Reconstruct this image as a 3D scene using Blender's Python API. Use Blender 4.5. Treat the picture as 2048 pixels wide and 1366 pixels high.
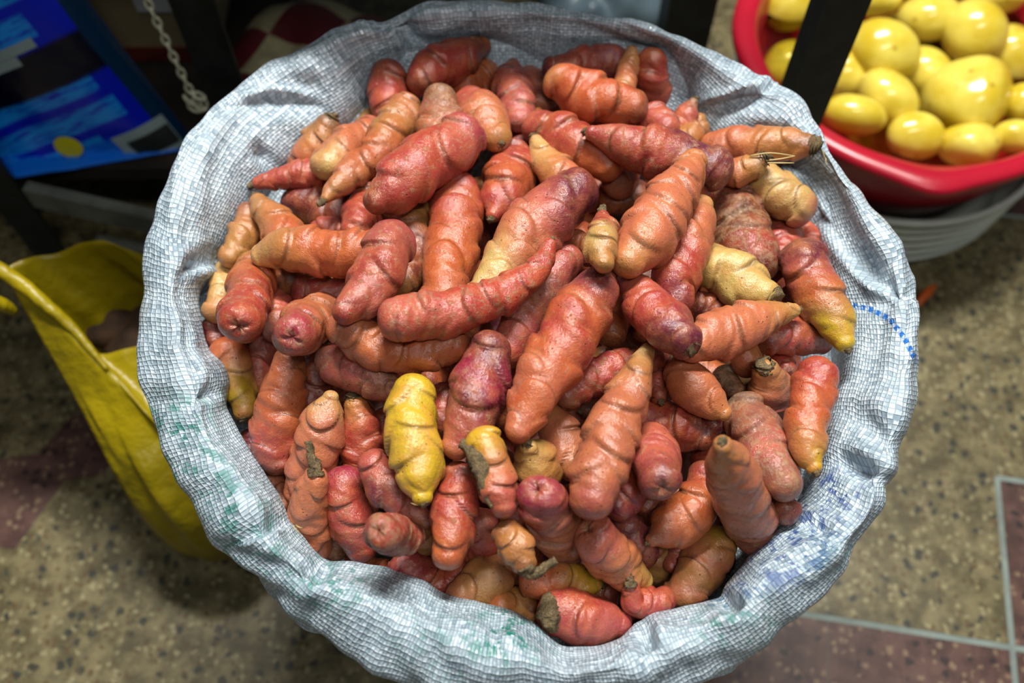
import bpy, bmesh, math, random
import numpy as np
from mathutils import Vector

# ------------------------------------------------------------------ camera, world, light
scene = bpy.context.scene
for o in list(bpy.data.objects):
    bpy.data.objects.remove(o, do_unlink=True)
COL = scene.collection
FPX = 1900.0
PITCH = math.radians(61.0)
FW = np.array([0, math.cos(PITCH), -math.sin(PITCH)])
UP = np.array([0, math.sin(PITCH), math.cos(PITCH)])
RT = np.array([1.0, 0, 0])
CAM = np.array([0, 0, .5]) - .655 * FW

cd = bpy.data.cameras.new('camera')
cam = bpy.data.objects.new('camera', cd)
COL.objects.link(cam)
cam.location = CAM
cam.rotation_euler = (math.pi / 2 - PITCH, 0, 0)
cd.sensor_width = 36.0
cd.lens = FPX / 2048 * 36
cd.clip_start = .02
cd.dof.use_dof = True
cd.dof.focus_distance = .645
cd.dof.aperture_fstop = 4.0
scene.camera = cam

world = bpy.data.worlds.new('world')
scene.world = world
world.use_nodes = True
bg = world.node_tree.nodes['Background']
bg.inputs[0].default_value = (.80, .90, 1.0, 1)
bg.inputs[1].default_value = .045


def area(name, loc, target, sx, sy, power, color):
    l = bpy.data.lights.new(name, 'AREA')
    l.shape = 'RECTANGLE'
    l.size, l.size_y = sx, sy
    l.energy = power
    l.color = color
    o = bpy.data.objects.new(name, l)
    COL.objects.link(o)
    o.location = loc
    d = Vector(target) - Vector(loc)
    o.rotation_euler = d.to_track_quat('-Z', 'Y').to_euler()
    return o


area('ceiling_tube_lamp', (.10, .95, 2.75), (0, .05, .45), 1.2, .16, 92, (1.0, .975, .915))
area('ceiling_tube_lamp_front', (.45, -.75, 2.75), (.1, .1, .3), 1.2, .16, 14, (1.0, .97, .92))

vs = scene.view_settings
vs.view_transform = 'Standard'
vs.look = 'None'
vs.gamma = 1.0
vs.use_curve_mapping = False
vs.exposure = .36


# ------------------------------------------------------------------ helpers
def ray(u, v):
    return FW + RT * ((u - 1024) / FPX) - UP * ((v - 683) / FPX)


def pd(u, v, d):
    return CAM + ray(u, v) * d


def pz(u, v, z):
    r = ray(u, v)
    return CAM + r * ((z - CAM[2]) / r[2])


def depth_at_z(u, v, z):
    return (z - CAM[2]) / ray(u, v)[2]


def proj(P):
    q = np.asarray(P) - CAM
    z = q @ FW
    return 1024 + FPX * (q @ RT) / z, 683 - FPX * (q @ UP) / z


def s2l(c):
    c = np.asarray(c, float) / 255.0
    return np.where(c <= .04045, c / 12.92, ((c + .055) / 1.055) ** 2.4)


def lin(r, g, b):
    a = s2l((r, g, b))
    return (float(a[0]), float(a[1]), float(a[2]), 1.0)


def sstep(a, b, x):
    t = np.clip((x - a) / (b - a), 0, 1)
    return t * t * (3 - 2 * t)


def tag(o, label=None, cat=None, group=None, kind=None):
    if label: o['label'] = label
    if cat: o['category'] = cat
    if group: o['group'] = group
    if kind: o['kind'] = kind
    return o


def empty(name, loc):
    o = bpy.data.objects.new(name, None)
    COL.objects.link(o)
    o.location = loc
    o.empty_display_size = .02
    return o


def mesh_np(name, V, faces, mat, parent=None, smooth=True, attrs=None, uv=None):
    """V world coordinates (n,3); faces list/array."""
    V = np.asarray(V, float)
    off = np.array(parent.location) if parent is not None else V.mean(0)
    if parent is not None and parent.parent is not None:
        off = off + np.array(parent.parent.location)
    me = bpy.data.meshes.new(name)
    me.from_pydata((V - off).tolist(), [], [tuple(int(i) for i in f) for f in faces])
    if smooth:
        me.polygons.foreach_set('use_smooth', [True] * len(me.polygons))
    if attrs:
        for k, a in attrs.items():
            a = np.asarray(a, np.float32)
            if a.ndim == 2:
                at = me.attributes.new(k, 'FLOAT_COLOR', 'POINT')
                buf = np.ones((len(V), 4), np.float32)
                buf[:, :3] = a[:, :3]
                at.data.foreach_set('color', buf.ravel())
            else:
                at = me.attributes.new(k, 'FLOAT', 'POINT')
                at.data.foreach_set('value', a.ravel())
    if uv is not None:
        lay = me.uv_layers.new(name='UVMap')
        li = np.zeros(len(me.loops), np.int32)
        me.loops.foreach_get('vertex_index', li)
        lay.data.foreach_set('uv', np.asarray(uv, np.float32)[li].ravel())
    if mat: me.materials.append(mat)
    o = bpy.data.objects.new(name, me)
    COL.objects.link(o)
    if parent is None:
        o.location = off
    else:
        o.parent = parent
    return o


def grid_faces(n, m, close_m=True, close_n=False):
    i = np.arange(n if close_n else n - 1)
    j = np.arange(m if close_m else m - 1)
    I, J = np.meshgrid(i, j, indexing='ij')
    I2, J2 = (I + 1) % n, (J + 1) % m
    return np.stack([I * m + J, I * m + J2, I2 * m + J2, I2 * m + J], -1).reshape(-1, 4)


def box_vf(a, b):
    (x0, y0, z0), (x1, y1, z1) = a, b
    V = [(x0, y0, z0), (x1, y0, z0), (x1, y1, z0), (x0, y1, z0), (x0, y0, z1), (x1, y0, z1), (x1, y1, z1), (x0, y1, z1)]
    F = [(0, 3, 2, 1), (4, 5, 6, 7), (0, 1, 5, 4), (1, 2, 6, 5), (2, 3, 7, 6), (3, 0, 4, 7)]
    return np.array(V, float), F


def bevel_obj(o, w, seg=2):
    m = o.modifiers.new('bevel', 'BEVEL')
    m.width = w
    m.segments = seg
    m.limit_method = 'ANGLE'
    return o


def catmull(P, n):
    """resample polyline rows (any dim) by Catmull-Rom, approx uniform in arc length of first 3 dims"""
    P = np.asarray(P, float)
    if len(P) == 2:
        t = np.linspace(0, 1, n)[:, None]
        return P[0] * (1 - t) + P[1] * t
    E = np.vstack([2 * P[0] - P[1], P, 2 * P[-1] - P[-2]])
    out = []
    for k in range(len(P) - 1):
        p0, p1, p2, p3 = E[k:k + 4]
        t = np.linspace(0, 1, 24, endpoint=False)[:, None]
        out.append(.5 * (2 * p1 + (p2 - p0) * t + (2 * p0 - 5 * p1 + 4 * p2 - p3) * t ** 2 + (3 * p1 - p0 - 3 * p2 + p3) * t ** 3))
    out = np.vstack(out + [P[-1:]])
    s = np.r_[0, np.cumsum(np.linalg.norm(np.diff(out[:, :3], axis=0), axis=1))]
    q = np.linspace(0, s[-1], n)
    return np.stack([np.interp(q, s, out[:, c]) for c in range(P.shape[1])], 1)


def catmull_counts(P, counts):
    """centripetal Catmull-Rom with a fixed number of samples per segment"""
    P = np.asarray(P, float)
    E = np.vstack([2 * P[0] - P[1], P, 2 * P[-1] - P[-2]])
    out = []
    for k, c in enumerate(counts):
        p0, p1, p2, p3 = E[k:k + 4]
        t0 = 0
        t1 = t0 + np.linalg.norm(p1 - p0) ** .5
        t2 = t1 + np.linalg.norm(p2 - p1) ** .5
        t3 = t2 + np.linalg.norm(p3 - p2) ** .5
        t = np.linspace(t1, t2, c, endpoint=False)[:, None]
        A1 = (t1 - t) / (t1 - t0) * p0 + (t - t0) / (t1 - t0) * p1
        A2 = (t2 - t) / (t2 - t1) * p1 + (t - t1) / (t2 - t1) * p2
        A3 = (t3 - t) / (t3 - t2) * p2 + (t - t2) / (t3 - t2) * p3
        B1 = (t2 - t) / (t2 - t0) * A1 + (t - t0) / (t2 - t0) * A2
        B2 = (t3 - t) / (t3 - t1) * A2 + (t - t1) / (t3 - t1) * A3
        out.append((t2 - t) / (t2 - t1) * B1 + (t - t1) / (t2 - t1) * B2)
    return np.vstack(out + [P[-1:]])


def frames(Cn):
    T = np.gradient(Cn, axis=0)
    T /= np.linalg.norm(T, axis=1)[:, None] + 1e-12
    N = np.zeros_like(Cn)
    a = np.cross(T[0], [0, 0, 1.0])
    if np.linalg.norm(a) < .1: a = np.cross(T[0], [0, 1.0, 0])
    N[0] = a / np.linalg.norm(a)
    for i in range(1, len(Cn)):
        n = N[i - 1] - T[i] * (N[i - 1] @ T[i])
        N[i] = n / np.linalg.norm(n)
    return T, N, np.cross(T, N)


def tube(name, path, radii, mat, parent=None, nr=10, n=24, wob=0, seed=0, attrs=None):
    P = catmull(np.c_[np.asarray(path, float), np.asarray(radii, float)], n)
    T, N, B = frames(P[:, :3])
    r = P[:, 3]
    rng = np.random.default_rng(seed)
    ph = np.linspace(0, 2 * np.pi, nr, endpoint=False)
    W = 1 + wob * rng.standard_normal((n, nr))
    if wob >= .1:
        W += .16 * np.sin(3 * ph[None] + rng.uniform(0, 6) + 2.5 * np.linspace(0, 6, n)[:, None]) + .10 * np.sin(5 * ph[None] + rng.uniform(0, 6) - 3 * np.linspace(0, 6, n)[:, None])
    V = (P[:, None, :3] + (N[:, None] * np.cos(ph)[None, :, None] + B[:, None] * np.sin(ph)[None, :, None]) * (r[:, None] * W)[..., None]).reshape(-1, 3)
    F = grid_faces(n, nr).tolist()
    F.append(list(range(nr))[::-1])
    F.append([(n - 1) * nr + k for k in range(nr)])
    return mesh_np(name, V, F, mat, parent)


# ------------------------------------------------------------------ material helpers
class NT:
    def __init__(s, name):
        s.m = bpy.data.materials.new(name)
        s.m.use_nodes = True
        s.t = s.m.node_tree
        s.b = s.t.nodes['Principled BSDF']
        s.out = s.t.nodes['Material Output']

    def n(s, typ, **kw):
        x = s.t.nodes.new(typ)
        for k, v in kw.items():
            setattr(x, k, v)
        return x

    def put(s, sock, v):
        if v is None: return
        if hasattr(v, 'node') or isinstance(v, bpy.types.NodeSocket):
            s.t.links.new(v, sock)
        else:
            if isinstance(v, (tuple, list)) and len(v) == 3 and sock.type == 'RGBA': v = (*v, 1)
            sock.default_value = v

    def math(s, op, a, b=None, c=None, clamp=False):
        x = s.n('ShaderNodeMath', operation=op)
        x.use_clamp = clamp
        s.put(x.inputs[0], a)
        s.put(x.inputs[1], b)
        s.put(x.inputs[2], c)
        return x.outputs[0]

    def mix(s, f, a, b, blend='MIX'):
        x = s.n('ShaderNodeMix', data_type='RGBA', blend_type=blend)
        s.put(x.inputs[0], f)
        s.put(x.inputs[6], a)
        s.put(x.inputs[7], b)
        return x.outputs[2]

    def fmix(s, f, a, b):
        x = s.n('ShaderNodeMix', data_type='FLOAT')
        s.put(x.inputs[0], f)
        s.put(x.inputs[2], a)
        s.put(x.inputs[3], b)
        return x.outputs[0]

    def noise(s, scale, detail=3, vec=None, rough=.5, dim='3D'):
        x = s.n('ShaderNodeTexNoise', noise_dimensions=dim)
        x.inputs['Scale'].default_value = scale
        x.inputs['Detail'].default_value = detail
        x.inputs['Roughness'].default_value = rough
        if vec is not None: s.t.links.new(vec, x.inputs['Vector'])
        return x.outputs['Fac']

    def ramp(s, f, lo, hi, a=0.0, b=1.0):
        x = s.n('ShaderNodeMapRange')
        x.interpolation_type = 'SMOOTHSTEP'
        s.put(x.inputs[0], f)
        x.inputs[1].default_value, x.inputs[2].default_value = lo, hi
        x.inputs[3].default_value, x.inputs[4].default_value = a, b
        return x.outputs[0]

    def attr(s, name):
        x = s.n('ShaderNodeAttribute', attribute_name=name)
        return x

    def coord(s, which='Object'):
        return s.n('ShaderNodeTexCoord').outputs[which]

    def geo(s):
        return s.n('ShaderNodeNewGeometry').outputs['Position']

    def bump(s, h, strength, dist):
        x = s.n('ShaderNodeBump')
        x.inputs['Strength'].default_value = strength
        x.inputs['Distance'].default_value = dist
        s.t.links.new(h, x.inputs['Height'])
        s.t.links.new(x.outputs[0], s.b.inputs['Normal'])
        return x

    def set(s, **kw):
        names = dict(color='Base Color', rough='Roughness', metal='Metallic', spec='Specular IOR Level', coat='Coat Weight', coat_rough='Coat Roughness', alpha='Alpha', trans='Transmission Weight', ior='IOR', sss='Subsurface Weight')
        for k, v in kw.items():
            s.put(s.b.inputs[names[k]], v)
        return s


def simple(name, rgb, rough=.5, var=.12, scale=30, bump=.0, spec=.5, metal=0.0):
    t = NT(name)
    p = t.coord()
    n = t.noise(scale, 4, p)
    c = lin(*rgb)
    d = tuple(x * (1 - 2.2 * var) for x in c[:3])
    e = tuple(min(1, x * (1 + var)) for x in c[:3])
    t.set(color=t.mix(t.ramp(n, .3, .7), d, e), rough=rough, spec=spec, metal=metal)
    if bump: t.bump(t.noise(scale * 6, 3, p), bump, .002)
    return t.m


# ---- tuber skin
def mat_tuber():
    t = NT('oca_skin')
    p = t.geo()
    col = t.attr('col').outputs['Color']
    crease = t.attr('crease').outputs['Fac']
    dirt = t.attr('dirt').outputs['Fac']
    n1 = t.noise(95, 4, p, .55)
    n2 = t.noise(420, 3, p, .6)
    n3 = t.noise(1500, 2, p, .6)
    c = t.mix(t.ramp(n1, .35, .7, 0, .60), col, t.mix(.55, col, lin(206, 120, 62)))
    c = t.mix(t.ramp(t.noise(48, 4, p, .6), .42, .75, 0, .42), c, t.mix(.5, c, lin(150, 60, 62)))
    c = t.mix(t.ramp(t.noise(620, 5, p, .75), .46, .70, .0, .30), c, lin(160, 126, 94))
    hs = t.n('ShaderNodeHueSaturation')
    t.put(hs.inputs['Color'], c)
    t.put(hs.inputs['Value'], t.fmix(n2, .80, 1.17))
    c = hs.outputs[0]
    # crease pigment / soil
    c = t.mix(t.math('MULTIPLY', crease, .80, clamp=True), c, lin(66, 24, 24))
    soil = t.ramp(t.math('ADD', t.noise(190, 6, p, .72), t.math('MULTIPLY', dirt, .22)), .66, .80)
    soil = t.math('MULTIPLY', soil, .62)
    c = t.mix(soil, c, lin(148, 116, 84))
    du = t.math('MULTIPLY', t.attr('dust').outputs['Fac'], t.ramp(t.noise(260, 5, p, .7), .42, .62))
    c = t.mix(t.math('MULTIPLY', du, .55), c, lin(158, 130, 98))
    # pores and specks
    vo = t.n('ShaderNodeTexVoronoi')
    vo.inputs['Scale'].default_value = 230
    t.t.links.new(p, vo.inputs['Vector'])
    speck = t.math('MULTIPLY', t.ramp(vo.outputs['Distance'], .10, .17, 1, 0), t.ramp(t.noise(60, 2, p), .5, .62))
    c = t.mix(t.math('MULTIPLY', speck, .75), c, lin(56, 34, 22))
    rough = t.math('ADD', t.fmix(t.noise(70, 3, p), .15, .29), t.math('MULTIPLY', soil, .45))
    t.set(color=c, rough=rough, spec=.7)
    h = t.math('ADD', t.math('MULTIPLY', n2, .7), t.math('MULTIPLY', n3, .35))
    h = t.math('ADD', h, t.math('MULTIPLY', soil, .5))
    h = t.math('SUBTRACT', h, t.math('MULTIPLY', speck, .5))
    t.bump(h, .6, .0014)
    return t.m


def mat_stem():
    t = NT('dry_stem')
    p = t.geo()
    n = t.noise(900, 5, p, .75)
    c = t.mix(t.ramp(n, .30, .72), lin(74, 60, 44), lin(164, 142, 104))
    c = t.mix(t.ramp(t.noise(160, 3, p), .45, .7, 0, .6), c, lin(58, 52, 44))
    t.set(color=c, rough=.85, spec=.2)
    t.bump(n, .8, .002)
    return t.m


def mat_straw():
    return simple('pale_rootlet', (198, 176, 120), .7)


def mat_sack():
    t = NT('woven_sack')
    uv = t.coord('UV')
    sep = t.n('ShaderNodeSeparateXYZ')
    t.t.links.new(uv, sep.inputs[0])
    U, V = sep.outputs[0], sep.outputs[1]
    TAPE = 1 / .0030
    wob = t.noise(60, 2, uv)
    wob2 = t.noise(75, 2, t.n('ShaderNodeVectorMath', operation='ADD').outputs[0])
    x = t.math('ADD', t.math('MULTIPLY', U, TAPE), t.math('MULTIPLY', wob, 1.6))
    y = t.math('ADD', t.math('MULTIPLY', V, TAPE), t.math('MULTIPLY', t.noise(48, 2, uv), 1.5))
    ix, iy = t.math('FLOOR', x), t.math('FLOOR', y)
    fx, fy = t.math('FRACT', x), t.math('FRACT', y)
    par = t.math('FLOORED_MODULO', t.math('ADD', ix, iy), 2.0)

    def hump(f, pw):
        a = t.math('ABSOLUTE', t.math('SUBTRACT', t.math('MULTIPLY', f, 2.0), 1.0))
        return t.math('SUBTRACT', 1.0, t.math('POWER', a, pw))
    hw = t.math('MULTIPLY', hump(fx, 7), t.math('ADD', .35, t.math('MULTIPLY', hump(fy, 2), .65)))
    hf = t.math('MULTIPLY', hump(fy, 7), t.math('ADD', .35, t.math('MULTIPLY', hump(fx, 2), .65)))
    h = t.fmix(par, hw, hf)

    def rnd(a, b=None):
        cmb = t.n('ShaderNodeCombineXYZ')
        t.put(cmb.inputs[0], a)
        t.put(cmb.inputs[1], b if b is not None else .37)
        w = t.n('ShaderNodeTexWhiteNoise', noise_dimensions='2D')
        t.t.links.new(cmb.outputs[0], w.inputs['Vector'])
        return w.outputs['Value']
    rc = rnd(ix, iy)
    rt = t.fmix(par, rnd(ix, .11), rnd(iy, .73))
    val = t.math('ADD', t.math('MULTIPLY', rc, .45), t.math('MULTIPLY', rt, .55))
    c = t.mix(val, lin(122, 142, 156), lin(210, 227, 239))
    gap = t.ramp(h, .0, .42, 1, 0)
    c = t.mix(t.math('MULTIPLY', gap, .6), c, lin(82, 84, 80))
    # soil smudges
    sm = t.ramp(t.noise(14, 5, t.geo(), .6), .55, .78, 0, .32)
    c = t.mix(sm, c, lin(150, 138, 120))
    # faint printing worn into the tapes
    cl = t.noise(95, 3, uv, .65)
    for nm, rgb in (('print_green', (36, 124, 112)), ('print_blue', (44, 74, 138))):
        m = t.math('MULTIPLY', t.attr(nm).outputs['Fac'], t.ramp(cl, .47, .56))
        cell = t.math('GREATER_THAN', t.math('ADD', t.math('MULTIPLY', rc, .5), t.math('MULTIPLY', rt, .5)), .50)
        c = t.mix(t.math('MULTIPLY', m, t.math('ADD', .22, t.math('MULTIPLY', cell, .55)), clamp=True), c, lin(*rgb))
    bs = t.attr('stripe').outputs['Fac']
    on = t.math('LESS_THAN', t.math('ABSOLUTE', bs), .0019)
    dash = t.math('LESS_THAN', t.math('FRACT', t.math('MULTIPLY', t.attr('stripe_s').outputs['Fac'], 1 / .0075)), .55)
    c = t.mix(t.math('MULTIPLY', on, t.fmix(dash, .30, .95)), c, lin(22, 104, 190))
    t.set(color=c, rough=t.fmix(rc, .20, .42), spec=.6)
    t.bump(h, .75, .0011)
    # thin polypropylene lets a little light through
    tr = t.n('ShaderNodeBsdfTranslucent')
    t.put(tr.inputs[0], c)
    ms = t.n('ShaderNodeMixShader')
    ms.inputs[0].default_value = .03
    t.t.links.new(t.b.outputs[0], ms.inputs[1])
    t.t.links.new(tr.outputs[0], ms.inputs[2])
    t.t.links.new(ms.outputs[0], t.out.inputs[0])
    return t.m


def mat_terrazzo(name, base, base2, chips):
    t = NT(name)
    p = t.geo()
    n = t.noise(34, 6, p, .68)
    c = t.mix(t.ramp(n, .36, .66), lin(*base), lin(*base2))
    for sc, th, rgb, of in chips:
        vo = t.n('ShaderNodeTexVoronoi')
        vo.inputs['Scale'].default_value = sc
        vm = t.n('ShaderNodeVectorMath', operation='ADD')
        t.t.links.new(p, vm.inputs[0])
        vm.inputs[1].default_value = (of, of * 1.7, 0)
        nv = t.n('ShaderNodeTexNoise')
        nv.inputs['Scale'].default_value = sc * 1.3
        t.t.links.new(vm.outputs[0], nv.inputs['Vector'])
        v2 = t.n('ShaderNodeVectorMath', operation='MULTIPLY_ADD')
        t.t.links.new(nv.outputs['Color'], v2.inputs[0])
        v2.inputs[1].default_value = (.9 / sc,) * 3
        t.t.links.new(vm.outputs[0], v2.inputs[2])
        t.t.links.new(v2.outputs[0], vo.inputs['Vector'])
        sel = t.n('ShaderNodeSeparateColor')
        t.t.links.new(vo.outputs['Color'], sel.inputs[0])
        m = t.math('MULTIPLY', t.ramp(vo.outputs['Distance'], .28, .42, 1, 0), t.math('LESS_THAN', sel.outputs[0], th))
        c = t.mix(t.math('MULTIPLY', m, .85), c, lin(*rgb))
    t.set(color=c, rough=t.fmix(t.noise(9, 3, p), .32, .5), spec=.4)
    return t.m


M = {}
M['skin'] = mat_tuber()
M['stem'] = mat_stem()
M['straw'] = mat_straw()
M['sack'] = mat_sack()
M['beige'] = mat_terrazzo('beige_terrazzo', (78, 71, 48), (122, 112, 80), [(110, .40, (142, 134, 100), 0), (72, .36, (38, 42, 38), 3.1), (130, .34, (84, 64, 38), 7.7)])
M['maroon'] = mat_terrazzo('maroon_terrazzo', (68, 46, 42), (96, 70, 62), [(105, .42, (128, 106, 84), 1.3), (75, .36, (36, 30, 32), 5.1)])
M['grout'] = simple('pale_grout', (122, 134, 128), .7)
M['slab'] = simple('screed', (110, 100, 80), .8)


# ------------------------------------------------------------------ floor
def build_floor():
    V, F = box_vf((-1.9, -1.6, -.06), (2.1, 2.0, -.012))
    fl = mesh_np('floor', V, F, M['slab'], None, smooth=False)
    fl['kind'] = 'structure'
    O = pz(2025, 1295, 0)[:2]
    A = pz(1995, 960, 0)[:2] - O
    L = .2
    A = A / np.linalg.norm(A)                 # "up" direction of the grid
    Bx = np.array([A[1], -A[0]])              # "right"
    red = {(0, 0), (0, -1), (1, -1), (-1, -1), (-2, -1), (-3, -1), (0, 3)}
    BOX = [(0, 3, 2, 1), (4, 5, 6, 7), (0, 1, 5, 4), (1, 2, 6, 5), (2, 3, 7, 6), (3, 0, 4, 7)]
    q = [O + Bx * x + A * y for x, y in ((-2.0, -1.0), (1.0, -1.0), (1.0, 1.6), (-2.0, 1.6))]
    mesh_np('grout', [(p[0], p[1], -.0115) for p in q] + [(p[0], p[1], -.0008) for p in q], BOX, M['grout'], fl, smooth=False)
    g = .0035
    for i in range(-10, 5):
        for j in range(-5, 8):
            r = (i, j) in red
            e = lambda a, b: g if (r or (a, b) in red) and not (r and b == -1 and j == -1 and max(i, a) < 0) else .0003
            a, b = i * L + e(i - 1, j), (i + 1) * L - e(i + 1, j)
            c, d = j * L + e(i, j - 1), (j + 1) * L - e(i, j + 1)
            Q = [O + Bx * x + A * y for x, y in ((a, c), (b, c), (b, d), (a, d))]
            V = [(p[0], p[1], -.0114) for p in Q] + [(p[0], p[1], 0) for p in Q]
            mesh_np('maroon_tile' if r else 'beige_tile', V, BOX, M['maroon' if r else 'beige'], fl, smooth=False)
    # a worn maroon repair let into the beige floor beside the yellow bag
    Q = [O + Bx * x * L + A * y * L for x, y in ((-5.98, -.38), (-5.62, -.36), (-5.50, .08), (-5.28, .16), (-5.22, .55), (-5.62, .50), (-5.72, .22), (-6.02, .12))]
    V = [(p[0], p[1], -.002) for p in Q] + [(p[0], p[1], .0004) for p in Q]
    mesh_np('maroon_patch', V, [tuple(range(7, -1, -1)), tuple(range(8, 16))] + [(k, (k + 1) % 8, 8 + (k + 1) % 8, 8 + k) for k in range(8)], M['maroon'], fl, smooth=False)


build_floor()

# ------------------------------------------------------------------ the sack
PC = np.array([1050., 690.])
INNER = [(740, 165), (800, 130), (850, 105), (920, 90), (985, 85), (1040, 105), (1100, 118), (1180, 108), (1260, 98), (1320, 110), (1345, 150), (1375, 195),
         (1405, 240), (1450, 275), (1530, 300), (1590, 345), (1632, 400), (1650, 470), (1680, 560), (1698, 640), (1695, 720), (1678, 800), (1655, 870), (1640, 915), (1640, 950), (1585, 1010), (1562, 1052), (1500, 1115),
         (1448, 1172), (1436, 1195), (1370, 1212), (1300, 1232), (1262, 1252), (1248, 1280), (1185, 1290), (1118, 1290), (1078, 1250), (1030, 1228), (985, 1213), (900, 1190), (850, 1160), (770, 1135),
         (700, 1122), (655, 1120), (610, 1075), (582, 1045), (560, 1000), (520, 935), (490, 880), (452, 805), (466, 772), (450, 735), (412, 692), (411, 650), (398, 610), (408, 570), (440, 545), (428, 505), (445, 470), (490, 395), (530, 345),
         (560, 322), (585, 300), (640, 258), (690, 225), (725, 195)]
OUTER = [(690, 50), (750, 35), (870, 18), (1000, 10), (1150, 16), (1270, 42), (1330, 60), (1450, 120), (1510, 152), (1560, 176), (1600, 215), (1645, 275), (1700, 358), (1750, 430), (1792, 485), (1818, 560), (1836, 640),
         (1830, 700), (1812, 820), (1778, 980), (1768, 1025), (1700, 1130), (1640, 1190), (1500, 1300), (1370, 1372), (1200, 1415), (1050, 1420), (900, 1392), (780, 1350), (650, 1280), (550, 1205), (440, 1090), (390, 1002), (325, 880),
         (285, 800), (270, 690), (275, 560), (292, 475), (330, 390), (380, 290), (430, 208), (540, 122), (620, 82)]


def polar(L):
    a = np.array(L, float) - PC
    th = np.arctan2(a[:, 1], a[:, 0])
    r = np.hypot(a[:, 0], a[:, 1])
    o = np.argsort(th)
    th, r = th[o], r[o]
    return np.r_[th - 2 * np.pi, th, th + 2 * np.pi], np.r_[r, r, r]


NTH = 760
TH = np.linspace(-np.pi, np.pi, NTH, endpoint=False)


def smooth_per(a, k):
    w = np.hanning(2 * k + 3)[1:-1]
    w /= w.sum()
    return np.convolve(np.r_[a[-k:], a, a[:k]], w, 'valid')


RI = smooth_per(np.interp(TH, *polar(INNER)), 4)
RO = smooth_per(np.interp(TH, *polar(OUTER)), 7)


def bump_range(a0, a1, f):
    """1 inside the angle range (degrees), fading over f"""
    d = np.degrees(TH)
    mid, half = (a0 + a1) / 2, (a1 - a0) / 2
    x = np.abs((d - mid + 180) % 360 - 180)
    return 1 - sstep(half, half + f, x)


BACK = bump_range(-150, -35, 28)       # the raised back wall whose inside shows
RIGHT = bump_range(-35, 25, 22)        # the right side, opened outwards
OPEN = np.maximum(BACK, RIGHT)


def sack_profile():
    rng = np.random.default_rng(4)
    prof = []
    for k in range(NTH):
        c, s = math.cos(TH[k]), math.sin(TH[k])
        b, op = BACK[k], OPEN[k]
        zc = .503 + .008 * b
        zi = .460 + .010 * op
        zo = zc - .026 * (1 - b) - .006 * b
        cf = .42 * (1 - op) + .84 * op
        uv = lambda r: (PC[0] + r * c, PC[1] + r * s)
        pin = pz(*uv(RI[k]), zi)
        # the lip turns slightly over the heap in front
        pcr = pz(*uv(RI[k] * (1 - cf) + RO[k] * cf), zc)
        pm = pz(*uv(RI[k] * (1 - cf * .5) + RO[k] * cf * .5), zi * (.30 + .12 * op) + zc * (.70 - .12 * op))
        pout = pz(*uv(RO[k]), zo)
        BC = np.array([.012, .055])
        rad = (pout[:2] - BC) / np.linalg.norm(pout[:2] - BC)
        hor = lambda p, d, z: np.array([p[0] + rad[0] * d, p[1] + rad[1] * d, z])
        body = lambda r, z: np.array([BC[0] + rad[0] * r, BC[1] + rad[1] * r, z])
        ob = 1 - op
        P = [hor(pin, .040 * ob, zi - .060 * ob - .16 * op), hor(pin, .026 * ob, zi - .034 * ob - .09 * op), hor(pin, .009 * ob, zi - .011 * ob - .03 * op), pin, pm, pcr, pout,
             hor(pout, -.008, zo - .020), hor(pout, -.024, zo - .036), body(.215, zo - .075), body(.205, .26), body(.205, .12), body(.200, .03), body(.185, .0015)]
        prof.append(catmull_counts(P, [8, 8, 8, 16, 20, 26, 12, 10, 12, 14, 12, 10, 8]))
    return np.array(prof)      # NTH x 170 x 3


SP = sack_profile()
NPR = SP.shape[1]


def poly_dist(u, v, path):
    """distance (px), signed side and parameter to a pixel polyline"""
    best = np.full(u.shape, 1e9)
    side = np.zeros(u.shape)
    par = np.zeros(u.shape)
    acc = 0
    tot = sum(math.hypot(path[i + 1][0] - path[i][0], path[i + 1][1] - path[i][1]) for i in range(len(path) - 1))
    for (x0, y0), (x1, y1) in zip(path[:-1], path[1:]):
        dx, dy = x1 - x0, y1 - y0
        l = math.hypot(dx, dy)
        t = np.clip(((u - x0) * dx + (v - y0) * dy) / l ** 2, 0, 1)
        d = np.hypot(u - x0 - t * dx, v - y0 - t * dy)
        sg = np.sign((u - x0) * dy - (v - y0) * dx)
        m = d < best
        best = np.where(m, d, best)
        side = np.where(m, sg, side)
        par = np.where(m, (acc + t * l) / tot, par)
        acc += l
    return best, side, par


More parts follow.
